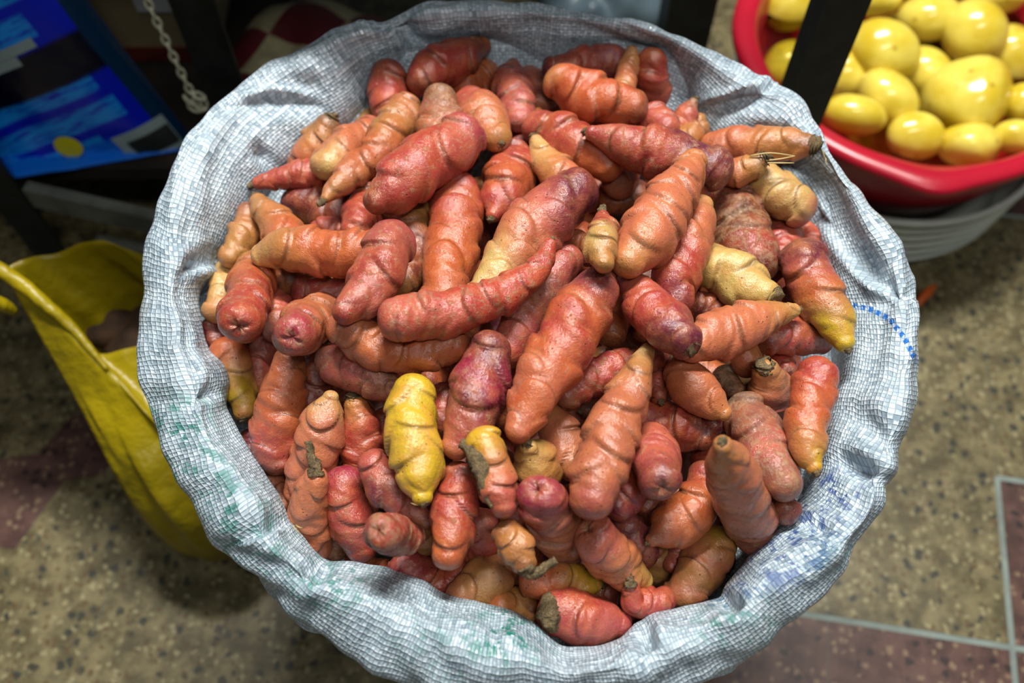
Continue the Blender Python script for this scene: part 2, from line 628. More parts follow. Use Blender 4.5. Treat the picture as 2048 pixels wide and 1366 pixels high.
def sack_displace():
    V = SP
    dth = np.roll(V, -1, 0) - np.roll(V, 1, 0)
    dpr = np.gradient(V, axis=1)
    N = np.cross(dpr, dth)
    N /= np.linalg.norm(N, axis=2)[..., None] + 1e-12
    # orient outwards/upwards: at the crest normal should point up
    if N[:, 55:66, 2].mean() < 0: N = -N
    q = V - CAM
    z = q @ FW
    u = 1024 + FPX * (q @ RT) / z
    v = 683 - FPX * (q @ UP) / z
    D = np.zeros(u.shape)
    idx = np.arange(NPR)
    vis = ((idx > 20) & (idx < 104))[None, :]
    rng = np.random.default_rng(11)
    # soft radial gathers and slack
    T2 = TH[:, None]
    P2 = idx[None, :] / NPR * 6
    for kf, amp in ((7, .0022), (13, .0020), (23, .0014), (41, .0006), (67, .0003)):
        for _ in range(2):
            D += amp * .75 * np.sin(kf * T2 + rng.uniform(0, 6.28) + rng.uniform(-2.4, 2.4) * np.sin(P2 * rng.uniform(.6, 1.6) + rng.uniform(0, 6)))
    D += .0012 * np.sin(9 * P2 + 5 * np.sin(6 * T2 + 1)) * np.sin(5 * T2 + 2)
    # individual folds: (path px, depth m, width px on +side, width px on -side)
    folds = [([(1632, 415), (1690, 500), (1745, 560), (1800, 588)], .015, 42, 9),
             ([(1395, 225), (1430, 212), (1480, 196), (1545, 174)], .013, 8, 34),
             ([(470, 205), (540, 192), (600, 200), (650, 218)], .009, 8, 30),
             ([(445, 530), (425, 522), (400, 530), (385, 545)], .014, 10, 20),
             ([(545, 340), (530, 315), (515, 300)], .016, 14, 14),
             ([(835, 130), (825, 90), (800, 55), (745, 45)], .011, 12, 26),
             ([(1285, 1245), (1292, 1275), (1300, 1310)], .014, 16, 24),
             ([(1437, 1185), (1455, 1205), (1490, 1215)], .009, 14, 16),
             ([(1635, 925), (1680, 915), (1735, 935), (1770, 960)], .011, 12, 26),
             ([(1560, 1045), (1610, 1040), (1660, 1055)], .006, 12, 22),
             ([(400, 640), (440, 690), (430, 700)], .006, 12, 18),
             ([(463, 775), (430, 790), (390, 792)], .006, 10, 22),
             ([(585, 1045), (560, 1052), (520, 1068), (480, 1085)], .006, 5, 26),
             ([(660, 1122), (640, 1150), (600, 1160)], .006, 14, 20),
             ([(980, 1215), (990, 1260), (985, 1300)], .005, 20, 26),
             ([(1700, 620), (1760, 600), (1810, 590)], .006, 20, 20),
             ([(1680, 820), (1740, 850), (1790, 900)], .006, 24, 24),
             ([(560, 150), (620, 175), (660, 240)], .006, 22, 26),
             ([(1060, 25), (1070, 70), (1075, 110)], .004, 30, 30)]
    for path, dep, wp, wm in folds:
        d, sd, par = poly_dist(u, v, path)
        w = np.where(sd > 0, wp, wm)
        end = np.sin(np.clip(par, .0, 1) * np.pi) ** .5 * .75 + .25
        D -= np.where(vis, dep * end * np.exp(-(d / w) ** 2) * (d < 120), 0)
        D += np.where(vis, .30 * dep * end * np.exp(-((d - 1.9 * w) / (1.2 * w)) ** 2) * (d < 160), 0)
    fade = (sstep(0, 20, idx) * .3 + .7 * sstep(26, 44, idx))[None, :] * (1 - sstep(148, 162, idx))[None, :]
    W = V + N * (D * fade)[..., None]
    W[..., 2] = np.maximum(W[..., 2], .001)
    # printing masks and the blue stripe, read at the place they are printed
    q = W - CAM
    z = q @ FW
    u = 1024 + FPX * (q @ RT) / z
    v = 683 - FPX * (q @ UP) / z

    def blob(cx, cy, rx, ry):
        return np.exp(-(((u - cx) / rx) ** 2 + ((v - cy) / ry) ** 2) ** 2)
    pg = blob(340, 830, 90, 55) + blob(390, 950, 90, 90) + blob(500, 1060, 90, 90) + blob(650, 1170, 120, 70) + .6 * blob(900, 1290, 140, 90) + blob(1040, 1260, 90, 70) + .9 * blob(1480, 1240, 110, 60) + .7 * blob(1660, 1110, 60, 60) + .5 * blob(455, 790, 40, 50)
    pb = blob(1640, 1010, 100, 80) + blob(1560, 1120, 110, 70) + .8 * blob(1450, 1180, 70, 40) + .5 * blob(1700, 960, 50, 40) + .4 * blob(455, 740, 30, 30)
    d, sd, par = poly_dist(u, v, [(1690, 607), (1740, 618), (1780, 638), (1810, 678), (1832, 722)])
    zz = z / FPX
    st = np.where((d < 60) & vis, d * sd * zz, 1.0)
    return W, np.where(vis, pg, 0), np.where(vis, pb, 0), st, par * .09


SV, PG, PB, ST, STS = sack_displace()


def build_sack():
    root = empty('woven_sack', (0, 0, 0))
    tag(root, 'white woven plastic sack with rolled-down rim, brimming with oca tubers', 'sack')
    seg = np.linalg.norm(np.diff(SV, axis=1), axis=2).mean(0)
    vv = np.r_[0, np.cumsum(seg)]
    Rm = .255
    uu = (TH + np.pi) * Rm
    split = 108

    def part(name, a, b):
        Vp = SV[:, a:b]
        # duplicate the seam column so the weave coordinates stay continuous
        Vp = np.concatenate([Vp, Vp[:1]], 0)
        n, m = Vp.shape[:2]
        f = grid_faces(n, m, close_m=False)
        uv = np.stack(np.meshgrid(np.r_[uu, 2 * np.pi * Rm], vv[a:b], indexing='ij'), -1).reshape(-1, 2)
        at = {}
        for k, arr in (('print_green', PG), ('print_blue', PB), ('stripe', ST), ('stripe_s', STS)):
            x = arr[:, a:b]
            at[k] = np.concatenate([x, x[:1]], 0).ravel()
        mesh_np(name, Vp.reshape(-1, 3), f, M['sack'], root, attrs=at, uv=uv)
    part('rolled_rim', 0, split)
    part('sack_body', split - 1, NPR)
    # loose threads on the rim
    rng = random.Random(3)
    for (u, v, du, dv) in ((1640, 300, 10, 18), (1648, 318, 4, 14), (592, 1050, 14, 6), (590, 1056, 10, 12)):
        p = pz(u, v, .505)
        q = pz(u + du, v + dv, .507)
        mid = (p + q) / 2 + np.array([rng.uniform(-.002, .002), rng.uniform(-.002, .002), .004])
        tube('loose_thread', [p, mid, q], [.0004, .0004, .0003], M['straw'], root, nr=5, n=8)
    return root


build_sack()

# ------------------------------------------------------------------ the tubers
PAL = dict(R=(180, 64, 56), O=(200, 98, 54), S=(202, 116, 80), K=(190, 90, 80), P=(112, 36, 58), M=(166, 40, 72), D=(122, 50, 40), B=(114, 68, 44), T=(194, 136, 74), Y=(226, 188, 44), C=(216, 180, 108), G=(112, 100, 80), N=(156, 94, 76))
TUB = []


def T(label, L, cols, pts, tilt=0, stem=None, over=False, dirt=.3, eyes=1.0, name='oca_tuber'):
    TUB.append(dict(label=label, L=L, cols=cols, pts=pts, tilt=tilt, stem=stem, over=over, dirt=dirt, eyes=eyes))


# --- left upper region
T('dark red tuber standing upright against the shaded sack wall by the table', 3, 'DRO', [(772, 150, 34), (780, 190, 39), (790, 240, 38)])
T('brown-tipped tuber leaning on the white sack wall with a grey scar on top', 3, 'GTSN', [(655, 250, 24), (636, 290, 38), (612, 330, 38)], tilt=.02, stem=('a', 5, 15))
T('cream-tipped tuber peeping out below the sack wall beside a dark red one', 2, 'CKS', [(738, 238, 22), (720, 270, 26), (700, 300, 28)])
T('pale salmon tuber with a blunt cream end above the thin red one', 5, 'CSSK', [(655, 328, 35), (690, 300, 40), (745, 272, 36)], tilt=.012)
T('knobbly orange tuber narrowing to a dry stalk, below the big glossy red one', 6, 'TSOTS', [(652, 396, 11), (668, 378, 21), (710, 342, 31), (760, 300, 37), (790, 255, 42), (810, 222, 36)], stem=('a', 14, 8))
T('thin bright red tuber pointing at the sack wall', 4.6, 'RRR', [(516, 367, 13), (555, 358, 22), (600, 350, 28), (640, 348, 30)], stem=('a', 9, 8), over=True)
T('amber-tipped tuber with orange base, its tip touching the sack wall', 5, 'TTOR', [(517, 402, 17), (532, 425, 28), (560, 458, 38), (588, 495, 40)], stem=('a', 8, 10), over=True)
T('plump dark purple tuber in the shade under the dry-stalked orange one', 1, 'PDD', [(590, 405, 30), (640, 418, 40), (690, 428, 40)])
T('long orange tuber with a pale yellow tip, crossed by a red one', 6, 'CTOOO', [(522, 512, 22), (565, 500, 40), (630, 503, 46), (700, 503, 45), (738, 500, 40)], dirt=.2)
T('stout rose-red tuber with cracked rounded end, lying over the yellow-tipped orange one', 7.5, 'MKRKR', [(785, 485, 49), (760, 538, 51), (728, 588, 43), (690, 625, 27)], dirt=.55, eyes=.7)
T('short red tuber with purple end beneath the yellow-tipped orange one', 4, 'PRRS', [(612, 582, 33), (650, 588, 35), (700, 596, 33)])
T('thick orange tuber with a blunt red end facing up beside the white rim', 5, 'RROT', [(482, 640, 45), (497, 590, 46), (513, 535, 38)], tilt=.03, dirt=.5)
T('cream tuber squeezed between the sack rim and a thick orange one', 3, 'CCT', [(468, 530, 30), (450, 580, 30), (432, 622, 26)])
T('tan tuber wedged against the rim behind the amber-tipped one', 3, 'NTT', [(495, 425, 22), (490, 470, 32), (458, 515, 22)])
T('small purple tuber end showing between rim and red-ended orange tuber', 2, 'PPP', [(420, 652, 18), (435, 685, 18)])
T('end-on tuber with purple-spotted pale face beside the curved orange one', 6.2, 'MSSS', [(592, 668, 44), (615, 645, 46), (645, 622, 36)], tilt=.035, dirt=.6)
T('dull pink tuber half hidden behind the purple-faced end-on one', 3, 'KKN', [(552, 605, 30), (562, 650, 36)])
T('bow-shaped orange tuber with deep creases under the long curved red one', 6.6, 'SSOOSO', [(692, 655, 41), (740, 688, 42), (800, 704, 40), (860, 704, 40), (908, 688, 34)])
T('long curved red tuber with a thin tip lying across the middle of the heap', 8, 'KKRRRR', [(796, 640, 46), (850, 630, 48), (920, 617, 46), (985, 600, 40), (1040, 570, 34), (1080, 530, 25), (1100, 488, 13)], stem=('b', 5, 6), dirt=.7, eyes=.8)
T('straight upright pink-orange tuber above the long curved red one', 6, 'KROOS', [(912, 388, 47), (910, 440, 51), (903, 500, 51), (892, 560, 48), (885, 605, 45)])
T('fat tuber with brown top, orange belly and dark foot near the rim', 5, 'BOORD', [(578, 722, 32), (567, 785, 46), (556, 855, 49), (550, 915, 40)], eyes=1.2)
T('ringed orange tuber ending in a yellow knob against the rim', 4.5, 'OOTYT', [(458, 710, 40), (474, 755, 33), (485, 797, 29), (487, 822, 22)], stem=('b', 3, 11))
T('wrinkled pink tuber behind the ringed orange one', 2.5, 'KKK', [(530, 695, 28), (520, 740, 30), (510, 780, 25)])
T('salmon tuber with pointed pale tip and stacked bulges', 5, 'CSSSS', [(662, 795, 16), (652, 830, 38), (635, 890, 47), (615, 948, 41), (596, 985, 30)], eyes=1.2)
T('red tuber with a round grey scar on top beside the yellow one', 4, 'TRRD', [(712, 812, 25), (720, 850, 37), (722, 898, 41), (718, 930, 35)], tilt=.02, stem=('a', 4, 17))
T('bright yellow tuber with thick rounded bulges', 7.4, 'YYYYY', [(825, 785, 42), (824, 830, 49), (829, 895, 52), (838, 955, 46), (845, 992, 22)], stem=('b', 3, 12), dirt=.12)
T('fleshy peach tuber crowned by a long dry stalk, by the green-printed rim', 6, 'SSSSS', [(632, 958, 26), (618, 998, 37), (617, 1048, 38), (625, 1100, 38)], stem=[(632, 955, 14), (630, 935, 13), (622, 910, 8), (617, 882, 7)], dirt=.15)
T('red tuber topped by a flaking grey scar, beside the stalked peach one', 5, 'MRRKR', [(690, 965, 38), (692, 1010, 43), (708, 1060, 43), (722, 1095, 34)], dirt=.5)
T('two-knobbed purplish pink tuber tucked under the yellow one', 5, 'KKPKN', [(748, 928, 33), (775, 975, 40), (812, 1010, 33), (848, 1038, 20)], dirt=.5)
T('end-on russet tuber with a soil-crusted round face', 6, 'RRRN', [(766, 1064, 38), (790, 1070, 37), (818, 1076, 32)], tilt=.03, dirt=.95)
T('shaded tan tuber beneath the two-knobbed pink one', 2, 'TTB', [(828, 1050, 24), (852, 1085, 28)])
T('bent crimson tuber with a magenta end pushing at the green-printed rim', 5, 'MMRRK', [(808, 1132, 36), (850, 1155, 39), (890, 1168, 36), (925, 1145, 22)], dirt=.3, eyes=.6)
T('flat orange tuber half under the green-printed rim beside the crimson one', 3, 'OOR', [(690, 1132, 18), (735, 1142, 26), (778, 1145, 22)])
T('tall tuber running from dark red head to orange foot, beside the yellow one', 6, 'DRRROO', [(918, 955, 36), (912, 1005, 43), (905, 1060, 42), (896, 1110, 34)], dirt=.4, eyes=1.1)
T('large purple tuber fading to salmon at its lower end, above the mouldy one', 7, 'PPMPKS', [(978, 700, 44), (965, 750, 53), (946, 810, 55), (928, 865, 46), (912, 893, 30)], dirt=.5)
T('yellow and pink tuber with a long grey rotten gash down its side', 7.6, 'YYTSKK', [(968, 882, 34), (985, 935, 36), (1000, 985, 37), (1006, 1012, 28)], stem=[(925, 885, 9), (945, 905, 16), (962, 935, 17), (968, 975, 11), (985, 1015, 5)], dirt=.3)
T('small amber tuber with a conical tip beside the gashed one', 5, 'CTTO', [(1058, 895, 18), (1070, 918, 42), (1080, 940, 41), (1088, 965, 30)], tilt=.02, stem=('a', 12, 11))
T('peach tuber with ringed eyes half covered by the biggest orange one', 4, 'TSST', [(1092, 828, 32), (1123, 878, 44), (1147, 932, 36)])
T('biggest orange tuber, mauve scarred head to slender foot, in the middle of the heap', 8.4, 'KPOROSOS', [(1192, 575, 46), (1166, 622, 57), (1126, 690, 60), (1090, 752, 56), (1060, 812, 43), (1036, 862, 27)], stem=('a', 2, 26), dirt=.4, eyes=1.1)
T('dusky pink tuber lying under the long curved red one', 6, 'KKNKR', [(1132, 520, 36), (1088, 578, 43), (1047, 640, 45), (1012, 700, 40)], dirt=.6, eyes=.6)
T('knobbly tuber with purple head and torn pale scar, fading to yellow foot', 7, 'PPKSCC', [(1150, 388, 52), (1092, 430, 58), (1040, 490, 53), (1000, 545, 43), (968, 588, 36)], dirt=.35, eyes=1.2)
T('purple-shouldered tuber with an orange nose pointing down', 6, 'PRORR', [(1025, 325, 44), (1016, 368, 51), (1000, 408, 38), (987, 430, 16)], stem=('b', 6, 9))
T('big glossy red tuber with three deep folds and a purple-marked end', 8, 'MKRRRD', [(928, 275, 46), (880, 308, 56), (822, 348, 56), (776, 385, 44), (752, 402, 28)], dirt=.55, eyes=.8)
T('stubby tuber with grey scabby crown behind the big glossy red one', 7, 'GNSR', [(880, 200, 36), (880, 235, 44), (885, 282, 40)], tilt=.015, dirt=.9)
T('smooth salmon tuber with a corky tip, beside the scabby-crowned one', 6, 'RKSST', [(940, 208, 36), (968, 240, 46), (993, 276, 30)], stem=('b', 2, 9), dirt=.5)
T('copper-red tuber with a pointed nose at the shaded sack wall', 4, 'DRRDB', [(842, 162, 32), (872, 135, 42), (920, 115, 40), (966, 92, 18)])
T('tan and orange tuber tucked behind the pointed pink one', 3, 'TOO', [(990, 132, 25), (960, 155, 34), (930, 182, 35)])
T('dusty pink tuber with pointed top near the shaded sack wall', 4, 'NKKK', [(1025, 130, 14), (1020, 168, 35), (1034, 212, 37), (1040, 240, 28)], stem=('a', 4, 8), dirt=.6)
T('small tan tuber tip with a dark stub below the dusty pink one', 3.6, 'GTT', [(1028, 236, 12), (1050, 236, 18), (1075, 240, 22)], stem=('a', 5, 11))
T('glossy scarlet-orange tuber lying under the cream-nosed one', 5, 'KRROO', [(1078, 258, 37), (1120, 275, 49), (1170, 302, 46), (1215, 326, 38)], dirt=.2)
T('cream-nosed tuber with a dark stub pointing to the shaded sack wall', 6, 'CCTSS', [(1072, 283, 15), (1086, 312, 26), (1115, 346, 38), (1142, 372, 36)], stem=('a', 4, 12), dirt=.15, eyes=.7)
T('dim pink tuber in the gap behind the orange ridged one', 2, 'KKN', [(1060, 152, 25), (1070, 180, 35), (1080, 210, 30)])
T('mauve-red tuber lying along the shaded sack wall', 3, 'PRPK', [(1112, 142, 30), (1160, 130, 34), (1212, 124, 36), (1240, 132, 32)])
T('orange ridged tuber with a dark bruised end near the shaded sack wall', 6, 'TOOOOB', [(1122, 166, 38), (1170, 190, 47), (1225, 206, 45), (1266, 214, 34)], dirt=.4, eyes=1.2)
T('slim finger-like tan tuber sticking up by the shaded sack wall', 5.2, 'GTST', [(1262, 108, 16), (1256, 135, 20), (1246, 178, 25)], stem=('a', 3, 11))
T('rosy lumpy tuber against the shaded sack wall beside the finger-like one', 4, 'DRKKR', [(1305, 122, 30), (1300, 152, 37), (1305, 190, 35), (1300, 215, 28)])
T('short pink tuber between the bruised orange end and the dark-stubbed one', 5, 'KKK', [(1280, 247, 24), (1310, 242, 34), (1332, 256, 28)])
T('pink-salmon tuber with a dark point under the white fold', 4, 'GKSK', [(1387, 205, 11), (1373, 230, 24), (1356, 265, 25)], stem=('a', 3, 8))
T('little amber tuber above the long red and purple one', 4.6, 'TTT', [(1385, 268, 26), (1368, 280, 27)])
T('little olive tuber with a dark eye beside the amber one', 3.4, 'TTB', [(1397, 242, 18), (1402, 262, 18)])
T('long red tuber with purple rear and a thin stub nose', 7, 'RKRRPPP', [(1184, 267, 16), (1236, 283, 37), (1300, 303, 51), (1365, 320, 47), (1418, 335, 43), (1432, 342, 38)], stem=('a', 6, 10), dirt=.6, eyes=.8)
T('large peach tuber with puffy bulges lying across the purple-ended one', 8.2, 'TSSSST', [(1386, 322, 26), (1361, 370, 43), (1322, 430, 53), (1286, 482, 56), (1258, 522, 37)], stem=('a', 7, 11), dirt=.2, eyes=1.2)
T('bright salmon tuber with a pale tan head, beside the large peach one', 7, 'CSSRRP', [(1404, 412, 24), (1386, 460, 42), (1361, 520, 49), (1346, 572, 47), (1353, 602, 32)], dirt=.3)
T('rough red tuber blackened by a patch of scab inside the blue-striped side', 6, 'RRDBRD', [(1462, 372, 35), (1470, 430, 53), (1494, 490, 59), (1513, 528, 44)], dirt=.95, eyes=1.2)
T('cream tuber with purple-red eye lines near the blue-striped rim', 6, 'CCCCK', [(1528, 362, 38), (1560, 390, 43), (1597, 418, 37)], dirt=.1, eyes=1.2)
T('tan tuber end with a frayed dark root and pale threads', 6.6, 'GTSS', [(1522, 322, 17), (1505, 334, 26), (1472, 346, 30)], stem=('a', 5, 15))
T('long tan-orange tuber with a sooty tip resting on the rim next to the red basin', 5.4, 'SSSTTB', [(1425, 292, 28), (1480, 290, 38), (1540, 290, 37), (1588, 290, 29), (1612, 291, 22)], stem=('b', 8, 19), over=True, dirt=.15)
T('rose-red stumpy tuber behind the scabby red one', 4, 'KKRR', [(1555, 435, 30), (1565, 480, 38), (1570, 510, 36)])
T('orange-red tuber low against the blue-striped wall of the sack', 3, 'ORR', [(1605, 458, 25), (1620, 490, 30), (1638, 530, 26)])
T('long tapering tuber, mauve top to yellow nose, overhanging beside the blue stripe', 7, 'NPKOTYY', [(1606, 520, 47), (1625, 562, 49), (1650, 612, 46), (1674, 658, 35), (1688, 684, 22)], stem=('b', 6, 9), over=True, dirt=.4, eyes=.8)
T('creamy yellow tuber with purple eye lines and a white cut end', 6, 'SCCCCC', [(1412, 522, 42), (1450, 548, 49), (1500, 574, 47), (1530, 587, 32)], stem=('b', 2, 22), dirt=.1, eyes=1.2)
T('crimson tuber with purple blunt end crossing a salmon one', 7.4, 'PKRRPP', [(1258, 568, 28), (1290, 605, 43), (1330, 645, 49), (1366, 680, 40)], stem=('b', 1, 18), dirt=.3)
T('salmon tuber with deep lines tapering to a dark stub, beside the crimson one', 7, 'SSSSTC', [(1385, 690, 38), (1430, 672, 47), (1490, 650, 45), (1550, 630, 28), (1588, 621, 14)], stem=('b', 6, 8), dirt=.2)
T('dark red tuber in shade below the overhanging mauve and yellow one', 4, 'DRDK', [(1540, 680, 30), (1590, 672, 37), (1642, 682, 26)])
T('tan tuber end with two eyes below the lined salmon one', 3, 'STS', [(1500, 700, 28), (1490, 720, 34)])
T('small red tuber with peeling skin between two scar-topped ones', 3, 'RRD', [(1562, 716, 24), (1572, 742, 22)], dirt=.7)
T('pink conical tuber topped by a round corky scar', 5, 'TSKK', [(1532, 742, 27), (1540, 778, 43), (1550, 812, 39)], tilt=.02, stem=('a', 2, 19), dirt=.2)
T('tuber passing from red head through orange to yellow tip by the blue-striped rim', 6, 'RROOTY', [(1632, 748, 39), (1625, 800, 43), (1612, 860, 39), (1616, 908, 33), (1628, 934, 16)], stem=('b', 6, 10), over=True, dirt=.2)
T('large brownish pink tuber with a blackened soil cap', 5, 'GNNKNN', [(1490, 825, 42), (1515, 872, 51), (1545, 930, 49), (1568, 968, 37)], stem=('a', -14, 30), dirt=.9)
T('smooth salmon tuber pointing down at the soil-capped one', 6, 'SSSST', [(1362, 745, 37), (1390, 780, 47), (1428, 812, 31), (1448, 826, 17)], dirt=.25, eyes=.6)
T('mouldy grey-brown tuber end in the gap above the soil-capped one', 2, 'GGB', [(1448, 752, 24), (1470, 780, 22)], dirt=1)
T('small pink tuber with a black stub above the dark red broad one', 5, 'DKKS', [(1318, 792, 16), (1312, 770, 24), (1320, 742, 25)], stem=('a', 10, 7))
T('broad red tuber in shade beside the longest salmon one', 4, 'RRRDP', [(1290, 835, 36), (1340, 850, 46), (1398, 862, 37), (1425, 848, 25)])
T('longest salmon tuber, thin necked and swelling to a round foot', 8, 'CTSSSSK', [(1294, 700, 15), (1280, 737, 28), (1255, 790, 41), (1230, 850, 51), (1210, 910, 55), (1192, 965, 55), (1183, 998, 46)], stem=('a', 12, 9), dirt=.25, eyes=1.2)
T('gritty red tuber with a dry stub, passing beneath the longest salmon one', 5, 'NRRRKK', [(1135, 790, 28), (1170, 766, 35), (1212, 745, 38), (1260, 726, 30), (1322, 717, 20)], stem=('b', 6, 13), dirt=.7, eyes=1.2)
T('small dark tuber tip with a hollow scar in a gap below the gritty red one', 3, 'GPD', [(1174, 822, 15), (1196, 815, 20), (1220, 808, 22)], stem=('a', 3, 11))
T('end-on pink tuber with a mauve pitted face, beside the longest salmon one', 5, 'PKKK', [(1320, 960, 42), (1311, 925, 49), (1304, 888, 42)], tilt=.02, dirt=.4, eyes=.5)
T('red tuber showing behind the foot of the longest salmon one', 4, 'RRP', [(1252, 940, 35), (1247, 988, 41), (1238, 1012, 32)])
T('wet orange tuber with a pale pointed tip and cracked collar', 6, 'NOOORB', [(1305, 1080, 15), (1335, 1060, 40), (1382, 1022, 47), (1408, 980, 40), (1405, 945, 27)], stem=('a', 5, 6), dirt=.35)
T('dusty salmon tuber with stepped bulges pointing to the heap top', 7, 'TSSNNN', [(1446, 890, 20), (1456, 930, 43), (1480, 990, 52), (1501, 1045, 47), (1514, 1076, 38)], stem=('a', 3, 10), dirt=.7, eyes=1.1)
T('end-on tuber with a cratered magenta face and ringed tan body', 6, 'MKSNN', [(1082, 992, 46), (1105, 1038, 49), (1132, 1090, 43)], tilt=.03, dirt=.4)
T('end-on tuber with a dark pitted pink face and ringed orange body', 7, 'KKSSTC', [(1192, 1078, 48), (1220, 1110, 49), (1260, 1145, 37), (1280, 1160, 26)], tilt=.025, dirt=.35)
T('dark plum tuber shining in the gap behind the pitted pink-faced one', 3, 'PPD', [(1252, 1052, 32), (1270, 1080, 34), (1285, 1112, 30)], dirt=.05)
T('amber-brown tuber in shade under the wet orange one', 2.5, 'BTT', [(1310, 1100, 34), (1322, 1145, 36)])
T('tiny plum tuber between the wet orange and the golden peach one', 3, 'PKK', [(1358, 1100, 20), (1346, 1130, 20)])
T('golden peach tuber with round bulges and a white nick, at the blue-printed rim', 6, 'YTSTST', [(1438, 1088, 38), (1415, 1115, 47), (1394, 1152, 44), (1366, 1188, 38)], dirt=.15, eyes=1.2)
T('wrinkled honey-coloured tuber ending in a crooked dry stalk', 7, 'BTTB', [(1012, 1065, 28), (1033, 1092, 37), (1048, 1125, 26)], stem=[(1048, 1130, 17), (1062, 1148, 13), (1085, 1138, 9), (1112, 1119, 8)], dirt=.4)
T('orange tuber with a yellow nose and coiled stub, under the crooked stalk', 6.9, 'OOTYY', [(1068, 1160, 35), (1110, 1160, 37), (1158, 1164, 31), (1186, 1166, 21)], stem=('b', 4, 11), dirt=.15)
T('tan tuber with soft dents inside the green-printed rim', 5, 'STTN', [(922, 1195, 34), (965, 1165, 45), (1008, 1140, 37)], dirt=.4)
T('golden orange tuber half covered by the red one with a woody scar', 5.6, 'OTOT', [(1000, 1218, 27), (1040, 1212, 36), (1085, 1218, 32)], dirt=.1)
T('stout red tuber with a big woody grey scar, resting on the green-printed rim', 7, 'RRRKM', [(1115, 1230, 48), (1150, 1234, 56), (1200, 1240, 48), (1235, 1248, 32)], stem=[(1097, 1190, 8), (1096, 1215, 19), (1100, 1240, 20), (1106, 1262, 8)], dirt=.3, eyes=.6)
T('red tuber with a black upright stalk near the green-printed rim', 7.3, 'RRRR', [(1262, 1180, 19), (1268, 1205, 25), (1295, 1206, 29), (1328, 1200, 27)], stem=[(1262, 1178, 14), (1258, 1158, 11), (1253, 1135, 8)], dirt=.4)
T('brown tuber sliver along the green-printed rim', 3, 'BNB', [(1262, 1250, 16), (1300, 1242, 20), (1335, 1232, 18)])
T('shaded dark red tuber behind the woody-scarred red one', 3, 'DDR', [(1172, 1175, 34), (1212, 1190, 36)])
T('red tuber with a rolled edge behind the red-headed orange-footed one', 4, 'RRK', [(932, 1112, 32), (966, 1088, 36), (962, 1045, 30)])
T('dark red tuber squeezed beside the yellow one', 3, 'RRD', [(778, 880, 26), (770, 835, 24)])
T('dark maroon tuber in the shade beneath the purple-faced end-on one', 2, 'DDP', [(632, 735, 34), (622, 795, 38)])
T('greyish pink tuber with wrinkled end under the bow-shaped orange one', 5, 'NKKNN', [(662, 722, 36), (710, 744, 41), (760, 764, 37), (790, 780, 26)], dirt=.7)
T('bronze tuber behind the stout rose-red one', 4, 'BTNDT', [(825, 412, 44), (825, 470, 42), (820, 530, 37), (802, 570, 32)], dirt=.5)
T('crimson tuber below the lower end of the big glossy red one', 3.4, 'SRRR', [(735, 388, 28), (726, 430, 38), (715, 465, 36)])
T('dull pink tuber behind the yellow-tipped orange one', 2, 'KKN', [(640, 462, 25), (682, 460, 26)])
T('dark orange tuber deep below the yellow-tipped orange one', 2, 'DOB', [(558, 530, 30), (582, 562, 34)])
T('round-nosed tuber with a pale mauve face under the long red and purple one', 4, 'NKRD', [(1236, 362, 36), (1246, 332, 38), (1252, 308, 32)], tilt=.02)
T('dark brown-red tuber in the gap beside the large peach one', 2, 'DBD', [(1222, 398, 34), (1272, 392, 34)])
T('little yellow bulbous tuber with red shoulder and dry neck', 8.6, 'RRCTT', [(1204, 434, 14), (1206, 462, 31), (1200, 498, 32), (1209, 526, 22)], stem=('a', 18, 10), dirt=.2)
T('pink tuber glimpsed beside the little yellow bulbous one', 4, 'KSK', [(1152, 482, 26), (1182, 505, 28)])
T('dim orange tuber between the biggest orange and the crimson one', 4, 'TOB', [(1238, 620, 30), (1222, 664, 34)])
T('dark orange-brown tuber under the crimson one with purple end', 3, 'BDD', [(1270, 640, 30), (1290, 672, 30)])
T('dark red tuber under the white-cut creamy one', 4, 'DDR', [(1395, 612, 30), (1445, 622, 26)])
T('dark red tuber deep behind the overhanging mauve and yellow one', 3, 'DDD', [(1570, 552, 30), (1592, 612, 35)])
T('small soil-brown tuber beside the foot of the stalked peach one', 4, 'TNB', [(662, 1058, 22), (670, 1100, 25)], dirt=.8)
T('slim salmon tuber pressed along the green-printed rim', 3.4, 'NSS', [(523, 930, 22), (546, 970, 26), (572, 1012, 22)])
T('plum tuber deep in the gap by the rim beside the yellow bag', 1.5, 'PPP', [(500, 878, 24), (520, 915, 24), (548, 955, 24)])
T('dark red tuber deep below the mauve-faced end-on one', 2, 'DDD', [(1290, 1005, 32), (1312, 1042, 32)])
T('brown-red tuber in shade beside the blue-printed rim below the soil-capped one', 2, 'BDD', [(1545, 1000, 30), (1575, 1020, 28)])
T('dark purple tuber behind the purple-shouldered one', 3, 'PPD', [(1045, 300, 30), (1060, 340, 30)])
T('maroon tuber between the yellow and the large purple one', 3, 'DRD', [(885, 790, 28), (890, 850, 30)])
NMAIN = len(TUB)

